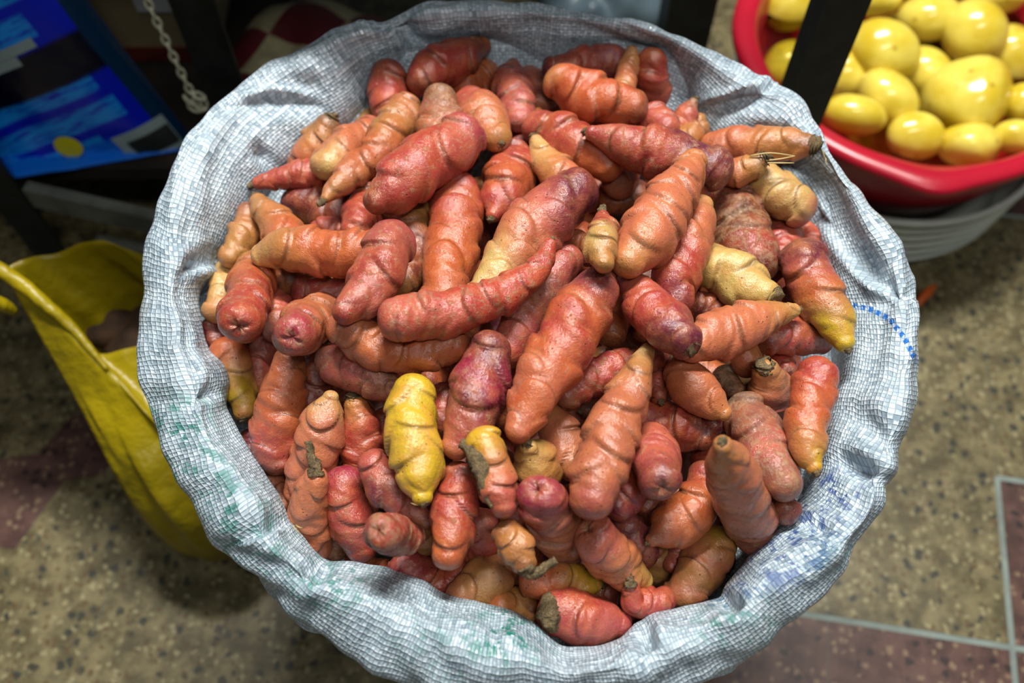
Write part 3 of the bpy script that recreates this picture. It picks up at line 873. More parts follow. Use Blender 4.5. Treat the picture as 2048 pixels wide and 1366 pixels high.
# tubers of the layer below, of which only slivers show in the gaps
rngf = random.Random(21)
for lay, (su_, sv_, of) in enumerate(((112, 88, 0), (118, 96, 44))):
    gy = 0
    for v in range(130 + of, 1270, sv_):
        gy += 1
        for u in range(420 + of, 1720, su_):
            uu, vv_ = u + (su_ / 2 if gy % 2 else 0) + rngf.uniform(-10, 10), v + rngf.uniform(-8, 8)
            a = math.atan2(vv_ - PC[1], uu - PC[0])
            if math.hypot(uu - PC[0], vv_ - PC[1]) > np.interp(a, TH, RI) - 45: continue
            an = rngf.uniform(0, math.pi)
            du, dv = 22 * math.cos(an), 22 * math.sin(an)
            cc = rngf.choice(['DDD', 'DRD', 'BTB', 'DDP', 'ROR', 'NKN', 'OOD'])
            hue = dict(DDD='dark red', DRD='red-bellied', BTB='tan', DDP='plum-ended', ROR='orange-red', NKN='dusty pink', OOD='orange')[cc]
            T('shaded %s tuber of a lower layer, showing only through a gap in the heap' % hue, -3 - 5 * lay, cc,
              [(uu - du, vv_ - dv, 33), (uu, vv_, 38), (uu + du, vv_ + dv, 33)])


def heap_depth(u, v):
    d = .62
    for _ in range(12):
        p = pd(u, v, d)
        rho2 = p[0] ** 2 + p[1] ** 2
        d = depth_at_z(u, v, .503 - .45 * rho2)
    return d


def solve_depths():
    su, sv, sr, st, own, ends0 = [], [], [], [], [], []
    for i, t in enumerate(TUB):
        P = np.array(t['pts'], float)
        l = np.hypot(*np.diff(P[:, :2], axis=0).T).sum()
        n = max(3, int(l / (P[:, 2].mean() * .55)) + 1)
        Q = catmull(np.c_[P[:, 0], P[:, 1], np.zeros(len(P)), P[:, 2]], n)
        su += Q[:, 0].tolist()
        sv += Q[:, 1].tolist()
        sr += (Q[:, 3] * .97).tolist()
        st += np.linspace(0, 1, n).tolist()
        own += [i] * n
        off = (t['L'] - 5) * .0085
        if i >= NMAIN: off = -.055 if t['L'] > -5 else -.10
        ends0.append([heap_depth(*P[0, :2]) - off - t['tilt'], heap_depth(*P[-1, :2]) - off + t['tilt']])
    su, sv, sr, st = map(np.array, (su, sv, sr, st))
    own = np.array(own)
    E0 = np.array(ends0)
    Lr = np.array([t['L'] for t in TUB]) + np.arange(len(TUB)) * 1e-4
    k = .62 / FPX
    # contacts tuber/tuber
    d2 = (su[:, None] - su[None]) ** 2 + (sv[:, None] - sv[None]) ** 2
    rr = sr[:, None] + sr[None]
    m = (d2 < rr ** 2) & (Lr[own][:, None] > Lr[own][None] + 1e-6)
    a, b = np.nonzero(m)
    need = np.sqrt(np.maximum(rr[a, b] ** 2 - d2[a, b], 0)) * k
    # contacts with the sack sheet (fixed)
    pts = SV[::5, 26:92:3].reshape(-1, 3)
    ang = np.repeat(OPEN[::5], len(range(26, 92, 3)))
    q = pts - CAM
    pdp = q @ FW
    pu, pv = 1024 + FPX * (q @ RT) / pdp, 683 - FPX * (q @ UP) / pdp
    over = np.array([t['over'] for t in TUB])
    d2s = (su[:, None] - pu[None]) ** 2 + (sv[:, None] - pv[None]) ** 2
    rs = sr[:, None] + 4
    c, dd = np.nonzero(d2s < rs ** 2)
    needs = np.sqrt(np.maximum((rs[c, 0]) ** 2 - d2s[c, dd], 0)) * k
    sack_behind = over[own[c]] | (ang[dd] > .5)
    E = E0.copy()
    w0, w1 = 1 - st, st
    nrm = w0 ** 2 + w1 ** 2
    n = len(TUB)
    for it in range(420):
        dep = E[own, 0] * w0 + E[own, 1] * w1
        acc = np.zeros((n, 2))
        cnt = np.zeros((n, 2)) + 1e-9

        def push(s, amt):
            o = own[s]
            for e, w in ((0, w0), (1, w1)):
                np.add.at(acc[:, e], o, amt * w[s] / nrm[s])
                np.add.at(cnt[:, e], o, w[s] / nrm[s])
        g = dep[b] - dep[a] - need
        x = g < 0
        push(a[x], g[x] * .5)
        push(b[x], -g[x] * .5)
        gs = np.where(sack_behind, pdp[dd] - dep[c] - needs, dep[c] - pdp[dd] - needs)
        y = gs < 0
        push(c[y], np.where(sack_behind[y], gs[y], -gs[y]))
        E += 1.5 * acc / np.maximum(cnt, .5)
        if it < 330:
            E += .012 * (E0 - E)
            mid = (E - E0).mean(1, keepdims=True)
            E += .03 * ((E0 + mid) - E)
    dep = E[own, 0] * w0 + E[own, 1] * w1
    g = dep[b] - dep[a] - need
    print('SOLVE', n, 'contacts', len(a), 'worst', g.min(), 'bad>3mm', int((g < -.003).sum()), 'shift', np.abs(E - E0).max())
    return E, (su, sv, sr, dep, own)


ENDS, SPH = solve_depths()


def visible_counts():
    """coarse depth raster of the sphere chains: visible cells (8 px) per tuber"""
    su, sv, sr, dep, own = SPH
    W, H, s = 256, 171, 8
    Z = np.full((H, W), 9.0)
    I = np.full((H, W), -1)
    for i in range(len(su)):
        x0, x1 = max(0, int((su[i] - sr[i]) / s)), min(W - 1, int((su[i] + sr[i]) / s) + 1)
        y0, y1 = max(0, int((sv[i] - sr[i]) / s)), min(H - 1, int((sv[i] + sr[i]) / s) + 1)
        if x1 <= x0 or y1 <= y0: continue
        X, Y = np.meshgrid(np.arange(x0, x1) * s + s / 2, np.arange(y0, y1) * s + s / 2)
        d2 = sr[i] ** 2 - (X - su[i]) ** 2 - (Y - sv[i]) ** 2
        z = dep[i] - np.sqrt(np.maximum(d2, 0)) * .62 / FPX
        m = (d2 > 0) & (z < Z[y0:y1, x0:x1])
        Z[y0:y1, x0:x1][m] = z[m]
        I[y0:y1, x0:x1][m] = own[i]
    return np.bincount(I[I >= 0], minlength=len(TUB))


VISC = visible_counts()


def tuber_mesh(i, t):
    rng = np.random.default_rng(100 + i)
    P = np.array(t['pts'], float)
    filler = i >= NMAIN
    # lay the axis out in space
    l2 = np.r_[0, np.cumsum(np.hypot(*np.diff(P[:, :2], axis=0).T))]
    tt = l2 / l2[-1]
    dep = ENDS[i, 0] * (1 - tt) + ENDS[i, 1] * tt
    X = np.array([pd(u, v, d) for (u, v, _), d in zip(P, dep)])
    Rw = P[:, 2] * dep / FPX
    nb = 26 if filler else 104
    nr = 16 if filler else 44
    Q = catmull(np.c_[X, Rw], nb)
    Cn, R = Q[:, :3], Q[:, 3]
    # rounded ends
    nc = 6 if filler else 14
    def cap(c, d, r, blunt):
        a = np.linspace(np.pi / 2, 0, nc + 1)[1:]       # outwards
        k = blunt
        return c + d * (r * k * np.cos(a))[:, None] , r * np.sin(a) ** .85
    d0 = Cn[0] - Cn[1]; d0 /= np.linalg.norm(d0)
    d1 = Cn[-1] - Cn[-2]; d1 /= np.linalg.norm(d1)
    c0, r0 = cap(Cn[0], d0, R[0], .88)
    c1, r1 = cap(Cn[-1], d1, R[-1], .88)
    C2 = np.vstack([c0[::-1], Cn, c1])
    R2 = np.r_[r0[::-1], R, r1]
    R2 = np.maximum(R2, 2e-5)
    n = len(C2)
    Tn, N, B = frames(C2)
    s = np.r_[0, np.cumsum(np.linalg.norm(np.diff(C2, axis=0), axis=1))]
    Rm = R.mean()
    S = s[:, None] / Rm                        # length in mean radii
    ph = np.linspace(0, 2 * np.pi, nr, endpoint=False)[None, :]
    H = np.zeros((n, nr))
    crease = np.zeros((n, nr))
    dust = np.zeros((n, nr))
    Ltot = s[-1] / Rm
    # slow lumps
    for _ in range(3):
        H += .042 * np.sin(rng.uniform(.8, 2.2) * S + rng.uniform(0, 6.28) + rng.integers(1, 3) * ph)
    # scale-like eyes: a crescent groove with a swelling behind it
    step = .54 / t['eyes']
    pos = .50 + rng.uniform(0, .35)
    k = 0
    ph0 = rng.uniform(0, 6.28)
    flip = 1 if rng.random() < .5 else -1
    while pos < Ltot - .40:
        pk = ph0 + k * 2.513 + rng.uniform(-.35, .35)
        w = rng.uniform(.8, 1.35)
        amp = rng.uniform(.75, 1.4)
        dphi = (ph - pk + np.pi) % (2 * np.pi) - np.pi
        m = np.clip(1 - (dphi / w) ** 2, 0, 1)
        arc = flip * (S - pos) - rng.uniform(.25, .60) * dphi ** 2 + rng.uniform(-.15, .15) * dphi
        g = np.exp(-(arc / .050) ** 2) * m ** .7
        g2 = np.exp(-(arc / .22) ** 2) * m
        swell = np.where(arc > 0, np.exp(-(arc / .80) ** 2), np.exp(-(arc / .07) ** 2)) * m ** .9
        H += amp * (.215 * swell - .15 * g - .085 * g2)
        crease = np.maximum(crease, g * rng.uniform(.45, 1.0))
        dust = np.maximum(dust, np.exp(-((arc + .06) / .17) ** 2) * m * rng.uniform(.2, 1.0))
        bud = np.exp(-((dphi / .15) ** 2 + ((arc + .03) / .10) ** 2))
        H += .06 * bud * amp
        pos += step * rng.uniform(.7, 1.3)
        k += 1
    for _ in range(6):      # wrinkles and small dents
        kk = rng.integers(2, 7)
        H += .008 * np.sin(rng.uniform(3, 9) * S + kk * ph + rng.uniform(0, 6.28) + 1.2 * np.sin(rng.uniform(2, 5) * S + rng.uniform(0, 6)))
    H = .28 * np.tanh(H / .28)
    ef = np.clip(R2 / (Rm * .8), 0, 1)[:, None]
    H = H * ef - .012
    rad = R2[:, None] * (1 + H)
    V = C2[:, None] + (N[:, None] * np.cos(ph)[..., None] + B[:, None] * np.sin(ph)[..., None]) * rad[..., None]
    pit = any(w_ in t['label'] for w_ in ('pitted', 'cratered', 'purple-spotted', 'soil-crusted', 'blunt red end', 'magenta end', 'purple-marked'))
    if pit:
        rr = (R2 / R[0])[:nc + 4, None]
        lob = .30 + .10 * np.sin(3 * ph + rng.uniform(0, 6)) + .05 * np.sin(7 * ph + rng.uniform(0, 6))
        gq = np.exp(-(rr / lob) ** 2)
        V[:nc + 4] -= (d0 * R[0] * .24) * gq[..., None]
        crease[:nc + 4] = np.maximum(crease[:nc + 4], gq * (.45 + .4 * np.sin(5 * ph + 9 * rr)))
        dust[:nc + 4] = np.maximum(dust[:nc + 4], np.exp(-(rr / .5) ** 2))
    # colour along the length
    cols = np.array([s2l(PAL[c]) for c in t['cols']])
    x = np.linspace(0, 1, len(cols))
    y = (s / s[-1])[:, None] + .045 * np.sin(2 * ph + rng.uniform(0, 6)) + .03 * np.sin(S * 2.1 + 3 * ph)
    y = np.clip(y, 0, 1)
    base = np.stack([np.interp(y, x, cols[:, c]) for c in range(3)], -1)
    tint = rng.uniform(.92, 1.08, 3) * rng.uniform(.93, 1.07)
    if t['cols'] in ('YYYYY',): tint = 1
    base = base * tint * .74
    lum = base.mean(-1, keepdims=True)
    base = np.clip(lum + (base - lum) * 1.0, 0, 1)
    F = grid_faces(n, nr).tolist()
    F.append(list(range(nr)))
    F.append([(n - 1) * nr + q for q in range(nr)][::-1])
    F = [f[::-1] for f in F]
    at = dict(col=base.reshape(-1, 3), crease=crease.ravel(), dust=dust.ravel(), dirt=np.full(n * nr, t['dirt']))
    return V.reshape(-1, 3), F, at, (C2, R2, d0, d1, X, dep)


def build_tubers():
    grp = 'oca tubers heaped in the sack'
    for i, t in enumerate(TUB):
        if i >= NMAIN and VISC[i] < 2: continue
        V, F, at, (C2, R2, d0, d1, X, dep) = tuber_mesh(i, t)
        if t['stem'] is None:
            o = mesh_np('oca_tuber', V, F, M['skin'], None, attrs=at)
            tag(o, t['label'], 'tuber', grp if i < NMAIN else 'shaded oca tubers below the top layer')
            continue
        base = V.mean(0)
        base[2] = V[:, 2].min()
        root = empty('oca_tuber', base)
        tag(root, t['label'], 'tuber', grp)
        mesh_np('tuber_body', V, F, M['skin'], root, attrs=at)
        st = t['stem']
        k = dep.mean() / FPX
        if isinstance(st, tuple):
            e, ln, w = st
            c, d, r = (C2[0], d0, R2[14]) if e == 'a' else (C2[-1], d1, R2[-15])
            w *= k
            ln *= k
            side = np.cross(d, FW)
            side /= np.linalg.norm(side) + 1e-9
            bend = side * ln * .35 * (1 if i % 2 else -1)
            # a scar hugging the blunt tip, a stub standing out of it
            path = [c - d * max(.003, w * .55), c - d * .0008, c + d * (ln * .5) + bend * .3, c + d * ln + bend]
            if ln < 0:
                path = [c - d * .012, c - d * .006, c - d * .001, c + d * .001]
                rad = [w * 1.12, w * 1.05, w * .72, w * .4]
            else:
                rad = [w * 1.0, w * .9, w * .8, w * .55]
            tube('stem', path, rad, M['stem'], root, nr=12, n=18, wob=.10, seed=i)
        else:
            dd = dep[0] if len(st) < 9 else dep.mean()
            # lay the stalk on the near face of the tuber
            pth, rad = [], []
            cu, cv = proj(C2)
            for (u, v, r) in st:
                j = np.argmin((cu - u) ** 2 + (cv - v) ** 2)
                q = (C2[j] - CAM) @ FW
                off = math.hypot(cu[j] - u, cv[j] - v) * q / FPX
                lift = math.sqrt(max(0, R2[j] ** 2 - off ** 2))
                pth.append(pd(u, v, q - lift * (.95 if pth else .6)))
                rad.append(r * q / FPX)
            tube('stem', pth, rad, M['stem'], root, nr=12, n=30, wob=.10, seed=i)
        if 'pale threads' in t['label']:
            for (a, b, c_) in (((1525, 322), (1560, 318), (1590, 312)), ((1528, 326), (1560, 326), (1588, 326)), ((1500, 312), (1540, 306), (1590, 312))):
                z0 = dep[0]
                tube('rootlet', [pd(*a, z0 - .004), pd(*b, z0 - .010), pd(*c_, z0 - .008)], [.0006, .0005, .0003], M['straw'], root, nr=5, n=10)
        if t['label'].startswith('bright yellow'):
            z0 = dep[-1]
            tube('rootlet', [pd(846, 1004, z0), pd(835, 1010, z0 - .003), pd(822, 1006, z0 - .002)], [.0005, .0004, .0002], M['straw'], root, nr=5, n=8)


build_tubers()


def build_bulk():
    # what fills the sack underneath: too deep to tell apart
    rng = np.random.default_rng(77)
    Vs, Fs, cols, n0 = [], [], [], 0
    c0 = np.array([.012, .04])
    for _ in range(900):
        if len(Vs) >= 230: break
        a, r = rng.uniform(0, 6.28), .155 * math.sqrt(rng.uniform(0, 1))
        p = np.array([c0[0] + r * math.cos(a), c0[1] + r * math.sin(a), rng.uniform(.355, .378) - .25 * r * r])
        d = np.array([math.cos(a * 7), math.sin(a * 7), rng.uniform(-.3, .3)])
        d /= np.linalg.norm(d)
        n, m = 8, 10
        ps = np.linspace(0, np.pi, n)
        e1 = np.cross(d, [0, 0, 1.]); e1 /= np.linalg.norm(e1)
        e2 = np.cross(d, e1)
        th = np.linspace(0, 2 * np.pi, m, endpoint=False)
        R_ = .013 * np.maximum(np.sin(ps), .02)
        V = p + d * (-np.cos(ps) * .03)[:, None, None] + R_[:, None, None] * (np.cos(th)[None, :, None] * e1 + np.sin(th)[None, :, None] * e2)
        Vs.append(V.reshape(-1, 3))
        Fs.append(grid_faces(n, m)[:, ::-1] + n0)
        cols.append(np.repeat(s2l(PAL['DDBRPN'[rng.integers(0, 6)]])[None] * .8, n * m, 0))
        n0 += n * m
    V = np.vstack(Vs)
    o = mesh_np('oca_bulk', V, np.vstack(Fs).tolist(), M['skin'], None, attrs=dict(col=np.vstack(cols), crease=np.zeros(len(V)), dust=np.zeros(len(V)), dirt=np.full(len(V), .4)))
    tag(o, 'mass of oca tubers filling the sack below the visible layers', 'tubers', kind='stuff')


build_bulk()


# ------------------------------------------------------------------ behind and beside the sack
def py(u, v, y):
    r = ray(u, v)
    return CAM + r * ((y - CAM[1]) / r[1])


def lathe(name, prof, c, mat, parent=None, n=72, rfun=None):
    th = np.linspace(0, 2 * np.pi, n, endpoint=False)
    P = np.array(prof, float)
    R = P[:, 0][:, None] * np.ones(n)[None]
    if rfun is not None: R = R + rfun(th)[None] * P[:, 2][:, None]
    V = np.stack([c[0] + R * np.cos(th), c[1] + R * np.sin(th), np.repeat(P[:, 1][:, None], n, 1)], -1)
    F = grid_faces(len(P), n).tolist()
    V = V.reshape(-1, 3)
    if P[0, 0] > 1e-6: F.append(list(range(n))[::-1])
    if P[-1, 0] > 1e-6: F.append([(len(P) - 1) * n + k for k in range(n)])
    return mesh_np(name, V, F, mat, parent)


def smooth_prof(P, k=5):
    return catmull(np.c_[np.array(P)[:, :2], np.zeros(len(P)), np.array(P)[:, 2:]] if len(P[0]) > 2 else np.c_[np.array(P), np.zeros(len(P))], len(P) * k)


M['red_plastic'] = simple('red_plastic', (170, 22, 44), .28, .05, 12)
M['white_plastic'] = simple('milky_plastic', (186, 194, 184), .35, .06, 9)
M['dark_paint'] = simple('dark_green_black_paint', (26, 32, 32), .45, .2, 40, .15)
M['board'] = simple('dark_worn_board', (44, 36, 28), .7, .25, 14, .2)
M['grey_slat'] = simple('grey_worn_slat', (104, 108, 98), .7, .2, 22, .2)
M['carton'] = simple('carton', (146, 132, 98), .8, .1, 10)
M['rust_print'] = simple('rust_print', (104, 34, 20), .7, .2, 20)
M['paper'] = simple('white_paper', (200, 206, 208), .7, .04, 10)
M['chain'] = simple('pale_plastic_chain', (196, 196, 172), .5, .08, 60)
M['peel'] = simple('orange_peel', (214, 96, 24), .5, .1, 80)
M['brown'] = simple('soil_brown_skin', (70, 46, 26), .8, .25, 60, .4)
M['greybag'] = simple('blue_grey_film', (112, 134, 146), .3, .2, 20)


def mat_potato():
    t = NT('peeled_potato')
    p = t.geo()
    c = t.mix(t.ramp(t.noise(24, 3, p), .3, .7), lin(204, 176, 42), lin(228, 210, 92))
    vo = t.n('ShaderNodeTexVoronoi')
    vo.inputs['Scale'].default_value = 26
    t.t.links.new(p, vo.inputs['Vector'])
    c = t.mix(t.ramp(vo.outputs['Distance'], .05, .11, .6, 0), c, lin(150, 112, 30))
    t.set(color=c, rough=.22, spec=.5, coat=.3, coat_rough=.08)
    t.bump(t.noise(90, 2, p), .2, .002)
    return t.m


def mat_water():
    t = NT('water')
    tr = t.n('ShaderNodeBsdfTransparent')
    tr.inputs[0].default_value = (.93, .92, .72, 1)
    gl = t.n('ShaderNodeBsdfGlossy')
    gl.inputs['Roughness'].default_value = .02
    fr = t.n('ShaderNodeFresnel')
    fr.inputs['IOR'].default_value = 1.33
    ms = t.n('ShaderNodeMixShader')
    t.t.links.new(fr.outputs[0], ms.inputs[0])
    t.t.links.new(tr.outputs[0], ms.inputs[1])
    t.t.links.new(gl.outputs[0], ms.inputs[2])
    t.t.links.new(ms.outputs[0], t.out.inputs[0])
    return t.m


def mat_film(name, rgb, rough=.32, transl=.25):
    t = NT(name)
    p = t.geo()
    c = t.mix(t.ramp(t.noise(11, 3, p), .3, .7), lin(*[x * .8 for x in rgb]), lin(*rgb))
    t.set(color=c, rough=rough)
    t.bump(t.noise(30, 4, p), .7, .010)
    tr = t.n('ShaderNodeBsdfTranslucent')
    t.put(tr.inputs[0], c)
    ms = t.n('ShaderNodeMixShader')
    ms.inputs[0].default_value = transl
    t.t.links.new(t.b.outputs[0], ms.inputs[1])
    t.t.links.new(tr.outputs[0], ms.inputs[2])
    t.t.links.new(ms.outputs[0], t.out.inputs[0])
    return t.m


M['potato'] = mat_potato()
M['water'] = mat_water()
M['yellow_film'] = mat_film('yellow_film', (172, 152, 12), .36, .20)


# ---- tub of peeled potatoes on a white tub
def build_tub():
    c = np.array([.507, .588])
    wt = empty('white_tub', (c[0], c[1], 0))
    tag(wt, 'milky white ribbed plastic tub on the floor carrying the red basin', 'tub')
    prof = [(.0, .002), (.188, .002), (.194, .008), (.204, .085), (.206, .088), (.208, .112), (.214, .114), (.214, .120), (.207, .121), (.203, .112), (.188, .012), (0, .010)]
    lathe('tub_wall', prof, c, M['white_plastic'], wt)
    for k in range(5):
        z = .022 + k * .019
        r = .1955 + .0105 * (z / .09)
        a = np.linspace(0, 2 * np.pi, 72, endpoint=False)
        b = np.linspace(0, 2 * np.pi, 8, endpoint=False)
        V = np.stack([c[0] + (r + .0042 * np.cos(b)[None]) * np.cos(a)[:, None], c[1] + (r + .0042 * np.cos(b)[None]) * np.sin(a)[:, None], z + .0042 * np.sin(b)[None] + 0 * a[:, None]], -1)
        mesh_np('rib', V.reshape(-1, 3), grid_faces(72, 8, True, True), M['white_plastic'], wt)
    rb = empty('red_basin', (c[0], c[1], .06))
    tag(rb, 'red plastic basin full of peeled yellow potatoes, standing on the white tub', 'basin')
    lug = math.atan2(*(pz(1872, 352, .22)[:2] - c)[::-1])

    def rf(th):
        d = (th - lug + np.pi) % (2 * np.pi) - np.pi
        return .012 * np.exp(-(d / .16) ** 2) + .003 * np.cos(4 * (th - lug))
    P = [(.0, .062, 0), (.15, .062, 0), (.160, .068, 0), (.186, .118, 0), (.199, .150, 0), (.208, .190, 0), (.211, .203, .3), (.223, .205, 1), (.227, .210, 1), (.2265, .2175, 1), (.222, .2215, 1), (.206, .222, .6), (.199, .217, .2), (.195, .200, 0), (.180, .130, 0), (.152, .078, 0), (.0, .072, 0)]
    lathe('basin_wall', P, c, M['red_plastic'], rb, n=144, rfun=rf)
    w = lathe('water', [(0, .176), (.1885, .176)], c, M['water'], None, n=72)
    tag(w, 'clear water around the peeled potatoes in the red basin', 'water', kind='stuff')
    pots = [(1576, 8, 50, 48, 10, 'big yellow potato partly behind the dark post'), (1584, 128, 48, 52, 60, 'potato lying low between the dark post and the red rim'), (1752, 4, 56, 28, 0, 'oval potato beside the dark post, half submerged'),
            (1860, 36, 63, 47, 5, 'wet shiny oval potato with two bright reflections'), (1766, 106, 70, 56, 35, 'lumpy potato with a dimple next to the dark post'), (1848, 142, 56, 46, 40, 'angular potato below the wet shiny oval one'), (1948, 66, 62, 56, 50, 'pale dull potato beside the wet shiny oval one'),
            (2028, 112, 62, 58, 0, 'deep yellow round potato with a long reflection'), (1934, 192, 84, 74, 0, 'largest pear-shaped potato with a small brown eye'), (1690, 152, 54, 44, 20, 'potato touching the dark post below the lumpy one'), (1772, 196, 62, 48, 40, 'smooth oblong potato between the largest one and the red rim'),
            (1708, 228, 66, 40, 15, 'flat oval potato resting on the red rim facing the sack'), (1832, 272, 55, 46, 10, 'short oval potato at the red rim beside the flat one'), (1945, 290, 60, 40, 0, 'potato with a cut facet at the red rim'), (2034, 272, 56, 32, 5, 'elongated potato next to the one with a cut facet'),
            (2044, 206, 34, 36, 0, 'small potato with a red-brown spot'), (1992, 2, 52, 24, 0, 'potato by a dark gap behind the pale dull one'), (1826, 206, 30, 24, 0, 'small deep-lying potato between three larger ones')]
    for k, (u, v) in enumerate(((1650, 60), (1700, 95), (1620, 170), (1810, 75), (1905, 120), (1985, 150), (1760, 260), (1885, 250), (1655, 210), (2000, 240), (1640, -10), (1700, 30), (1800, -30), (1910, -20), (2060, 40), (2090, 170), (2080, 250), (1880, 330), (1740, 160), (1980, 330))):
        if np.linalg.norm(pz(u, v, .142)[:2] - c) > .125: continue
        pots.append((u, v, 56, 50, 0, 'peeled potato sunk in the water under the upper ones'))
    info = []
    for k, (u, v, a, b, an, lb) in enumerate(pots):
        z = .196
        d = depth_at_z(u, v, z)
        rho = np.linalg.norm(pd(u, v, d)[:2] - c)
        z = .196 + .012 * (1 - min(1, rho / .19))
        if 'low' in lb or 'deep-lying' in lb: z -= .022
        if 'sunk' in lb: z = .142
        d = depth_at_z(u, v, z)
        info.append([u, v, a * 1.03, b * 1.05, math.radians(an), d])
    A = np.array(info)
    for it in range(120):
        for i in range(len(A)):
            for j in range(i + 1, len(A)):
                dp = math.hypot(A[i, 0] - A[j, 0], A[i, 1] - A[j, 1])
                ri, rj = (A[i, 2] + A[i, 3]) / 2, (A[j, 2] + A[j, 3]) / 2
                if dp < ri + rj:
                    need = math.sqrt((ri + rj) ** 2 - dp ** 2) * 1.05 / FPX * .45
                    if pots[i][5].startswith(('small deep', 'potato lying', 'peeled potato sunk')): hi, lo = j, i
                    elif pots[j][5].startswith(('small deep', 'potato lying', 'peeled potato sunk')): hi, lo = i, j
                    else: hi, lo = (i, j) if A[i, 5] <= A[j, 5] else (j, i)
                    g = A[lo, 5] - A[hi, 5] - need
                    if g < 0:
                        A[lo, 5] -= g * .25
                        A[hi, 5] += g * .25
    for k, (u, v, a, b, an, d) in enumerate(A):
        rng = np.random.default_rng(700 + k)
        n, m = 22, 30
        ps = np.linspace(0, np.pi, n)[:, None]
        th = np.linspace(0, 2 * np.pi, m, endpoint=False)[None]
        x, y, zz = np.sin(ps) * np.cos(th), np.sin(ps) * np.sin(th), np.cos(ps) + 0 * th
        r = 1 + 0 * x
        for _ in range(4):
            w_ = rng.standard_normal(3) * 1.5
            r += .045 * np.sin(w_[0] * x + w_[1] * y + w_[2] * zz + rng.uniform(0, 6))
        if 'pear' in pots[k][5]: r *= 1 - .20 * np.exp(-((x - .2) ** 2 + (y - 1.0) ** 2) / .2) * 0 + .10 * np.clip(-y, 0, 1)
        if 'cut facet' in pots[k][5]: r *= 1 - .10 * sstep(.45, .8, .7 * x + .7 * zz)
        s_ = d / FPX
        ea = RT * math.cos(an) - UP * math.sin(an)
        eb = RT * math.sin(an) + UP * math.cos(an)
        Vp = pd(u, v, d) + (x * r)[..., None] * ea * a * s_ + (y * r)[..., None] * eb * b * s_ - (zz * r)[..., None] * FW * .5 * (a + b) * s_ * .92
        o = mesh_np('peeled_potato', Vp.reshape(-1, 3), grid_faces(n, m).tolist(), M['potato'])
        tag(o, pots[k][5], 'potato', 'peeled potatoes in the red basin')


build_tub()


# ---- market table: legs, top and lower shelf
def build_table():
    root = empty('market_table', (-.4, .7, 0))
    tag(root, 'dark market table with angle-iron legs and a low shelf behind the sack', 'table')

    def leg(x, y, z1, w=.042, lean=(0, 0), flip=1):
        t_ = .006
        pr = [(0, 0), (w * flip, 0), (w * flip, t_), (t_ * flip, t_), (t_ * flip, w), (0, w)]
        V = [(x + a, y + b, 0.0) for a, b in pr] + [(x + a + lean[0], y + b + lean[1], z1) for a, b in pr]
        F = [(k, (k + 1) % 6, 6 + (k + 1) % 6, 6 + k) for k in range(6)] + [tuple(range(5, -1, -1)), tuple(range(6, 12))]
        mesh_np('leg', V, F, M['dark_paint'], root, smooth=False)
    p = py(1378, 60, .60)
    leg(p[0] - .030, .60, .74, .058)
    p = py(420, 110, .44)
    leg(p[0] - .022, .44, .74, .046)
    p = py(52, 420, .40)
    leg(p[0] - .034, .40, .74, .044, flip=1)
    V, F = box_vf((-1.25, .335, .74), (.14, 1.25, .775))
    bevel_obj(mesh_np('table_top', V, F, M['board'], root, smooth=False), .003)
    V, F = box_vf((-1.25, .43, .140), (-.30, .95, .160))
    mesh_np('shelf', V, F, M['board'], root, smooth=False)
    # front slats of the shelf, slightly askew
    for (a, b, z0, h) in (((49, 381), (300, 438), .165, .034), ((190, 486), (300, 508), .055, .02)):
        A, B = pz(*a, z0), pz(*b, z0)
        A, B = A + (A - B) * .02, B + (B - A) * .35
        d = (B - A) / np.linalg.norm(B - A)
        nrm = np.array([-d[1], d[0], 0]) * .014
        V = [A, B, B + nrm, A + nrm]
        V = [np.array(q) - np.array([0, 0, h]) for q in V] + V
        mesh_np('slat', V, [(0, 3, 2, 1), (4, 5, 6, 7), (0, 1, 5, 4), (1, 2, 6, 5), (2, 3, 7, 6), (3, 0, 4, 7)], M['grey_slat'], root, smooth=False)


build_table()


def build_post():
    p = py(1588, 200, .36)
    root = empty('stall_post', (p[0], .36, 0))
    tag(root, 'dark flat steel post standing between the sack and the red basin', 'post')
    x, y, w, t_ = p[0] - .003, .36, .040, .006
    pr = [(0, 0), (w, 0), (w, t_), (t_, t_), (t_, w), (0, w)]
    V = [(x + a, y + b, .006) for a, b in pr] + [(x + a, y + b, 1.0) for a, b in pr]
    F = [(k, (k + 1) % 6, 6 + (k + 1) % 6, 6 + k) for k in range(6)] + [tuple(range(5, -1, -1)), tuple(range(6, 12))]
    mesh_np('upright', V, F, M['dark_paint'], root, smooth=False)
    V, F = box_vf((x - .025, y - .025, 0), (x + .068, y + .068, .006))
    mesh_np('foot_plate', V, F, M['dark_paint'], root, smooth=False)


build_post()


# ---- goods under the table
def box_obj(name, a, b, mat, parent=None, rot=0.0, bev=.003):
    V, F = box_vf(a, b)
    cx, cy = (a[0] + b[0]) / 2, (a[1] + b[1]) / 2
    c, s_ = math.cos(rot), math.sin(rot)
    V[:, :2] = np.stack([cx + c * (V[:, 0] - cx) - s_ * (V[:, 1] - cy), cy + s_ * (V[:, 0] - cx) + c * (V[:, 1] - cy)], 1)
    return bevel_obj(mesh_np(name, V, F, mat, parent, smooth=False), bev)


def build_carton():
    root = empty('carton', (-.5, .70, .16))
    tag(root, 'beige carton standing on the low shelf behind the blue bag', 'box')
    box_obj('carton_box', (-.62, .61, .161), (-.385, .80, .46), M['carton'], root)
    V, F = box_vf((-.618, .607, .163), (-.387, .6095, .185))
    mesh_np('printed_band', V, F, M['rust_print'], root, smooth=False)
    p = py(312, 14, .600)
    V, F = box_vf((p[0] - .028, .6065, p[2] - .014), (p[0] + .022, .6085, p[2] + .03))
    o = mesh_np('paper_slip', V, F, M['paper'], root, smooth=False)


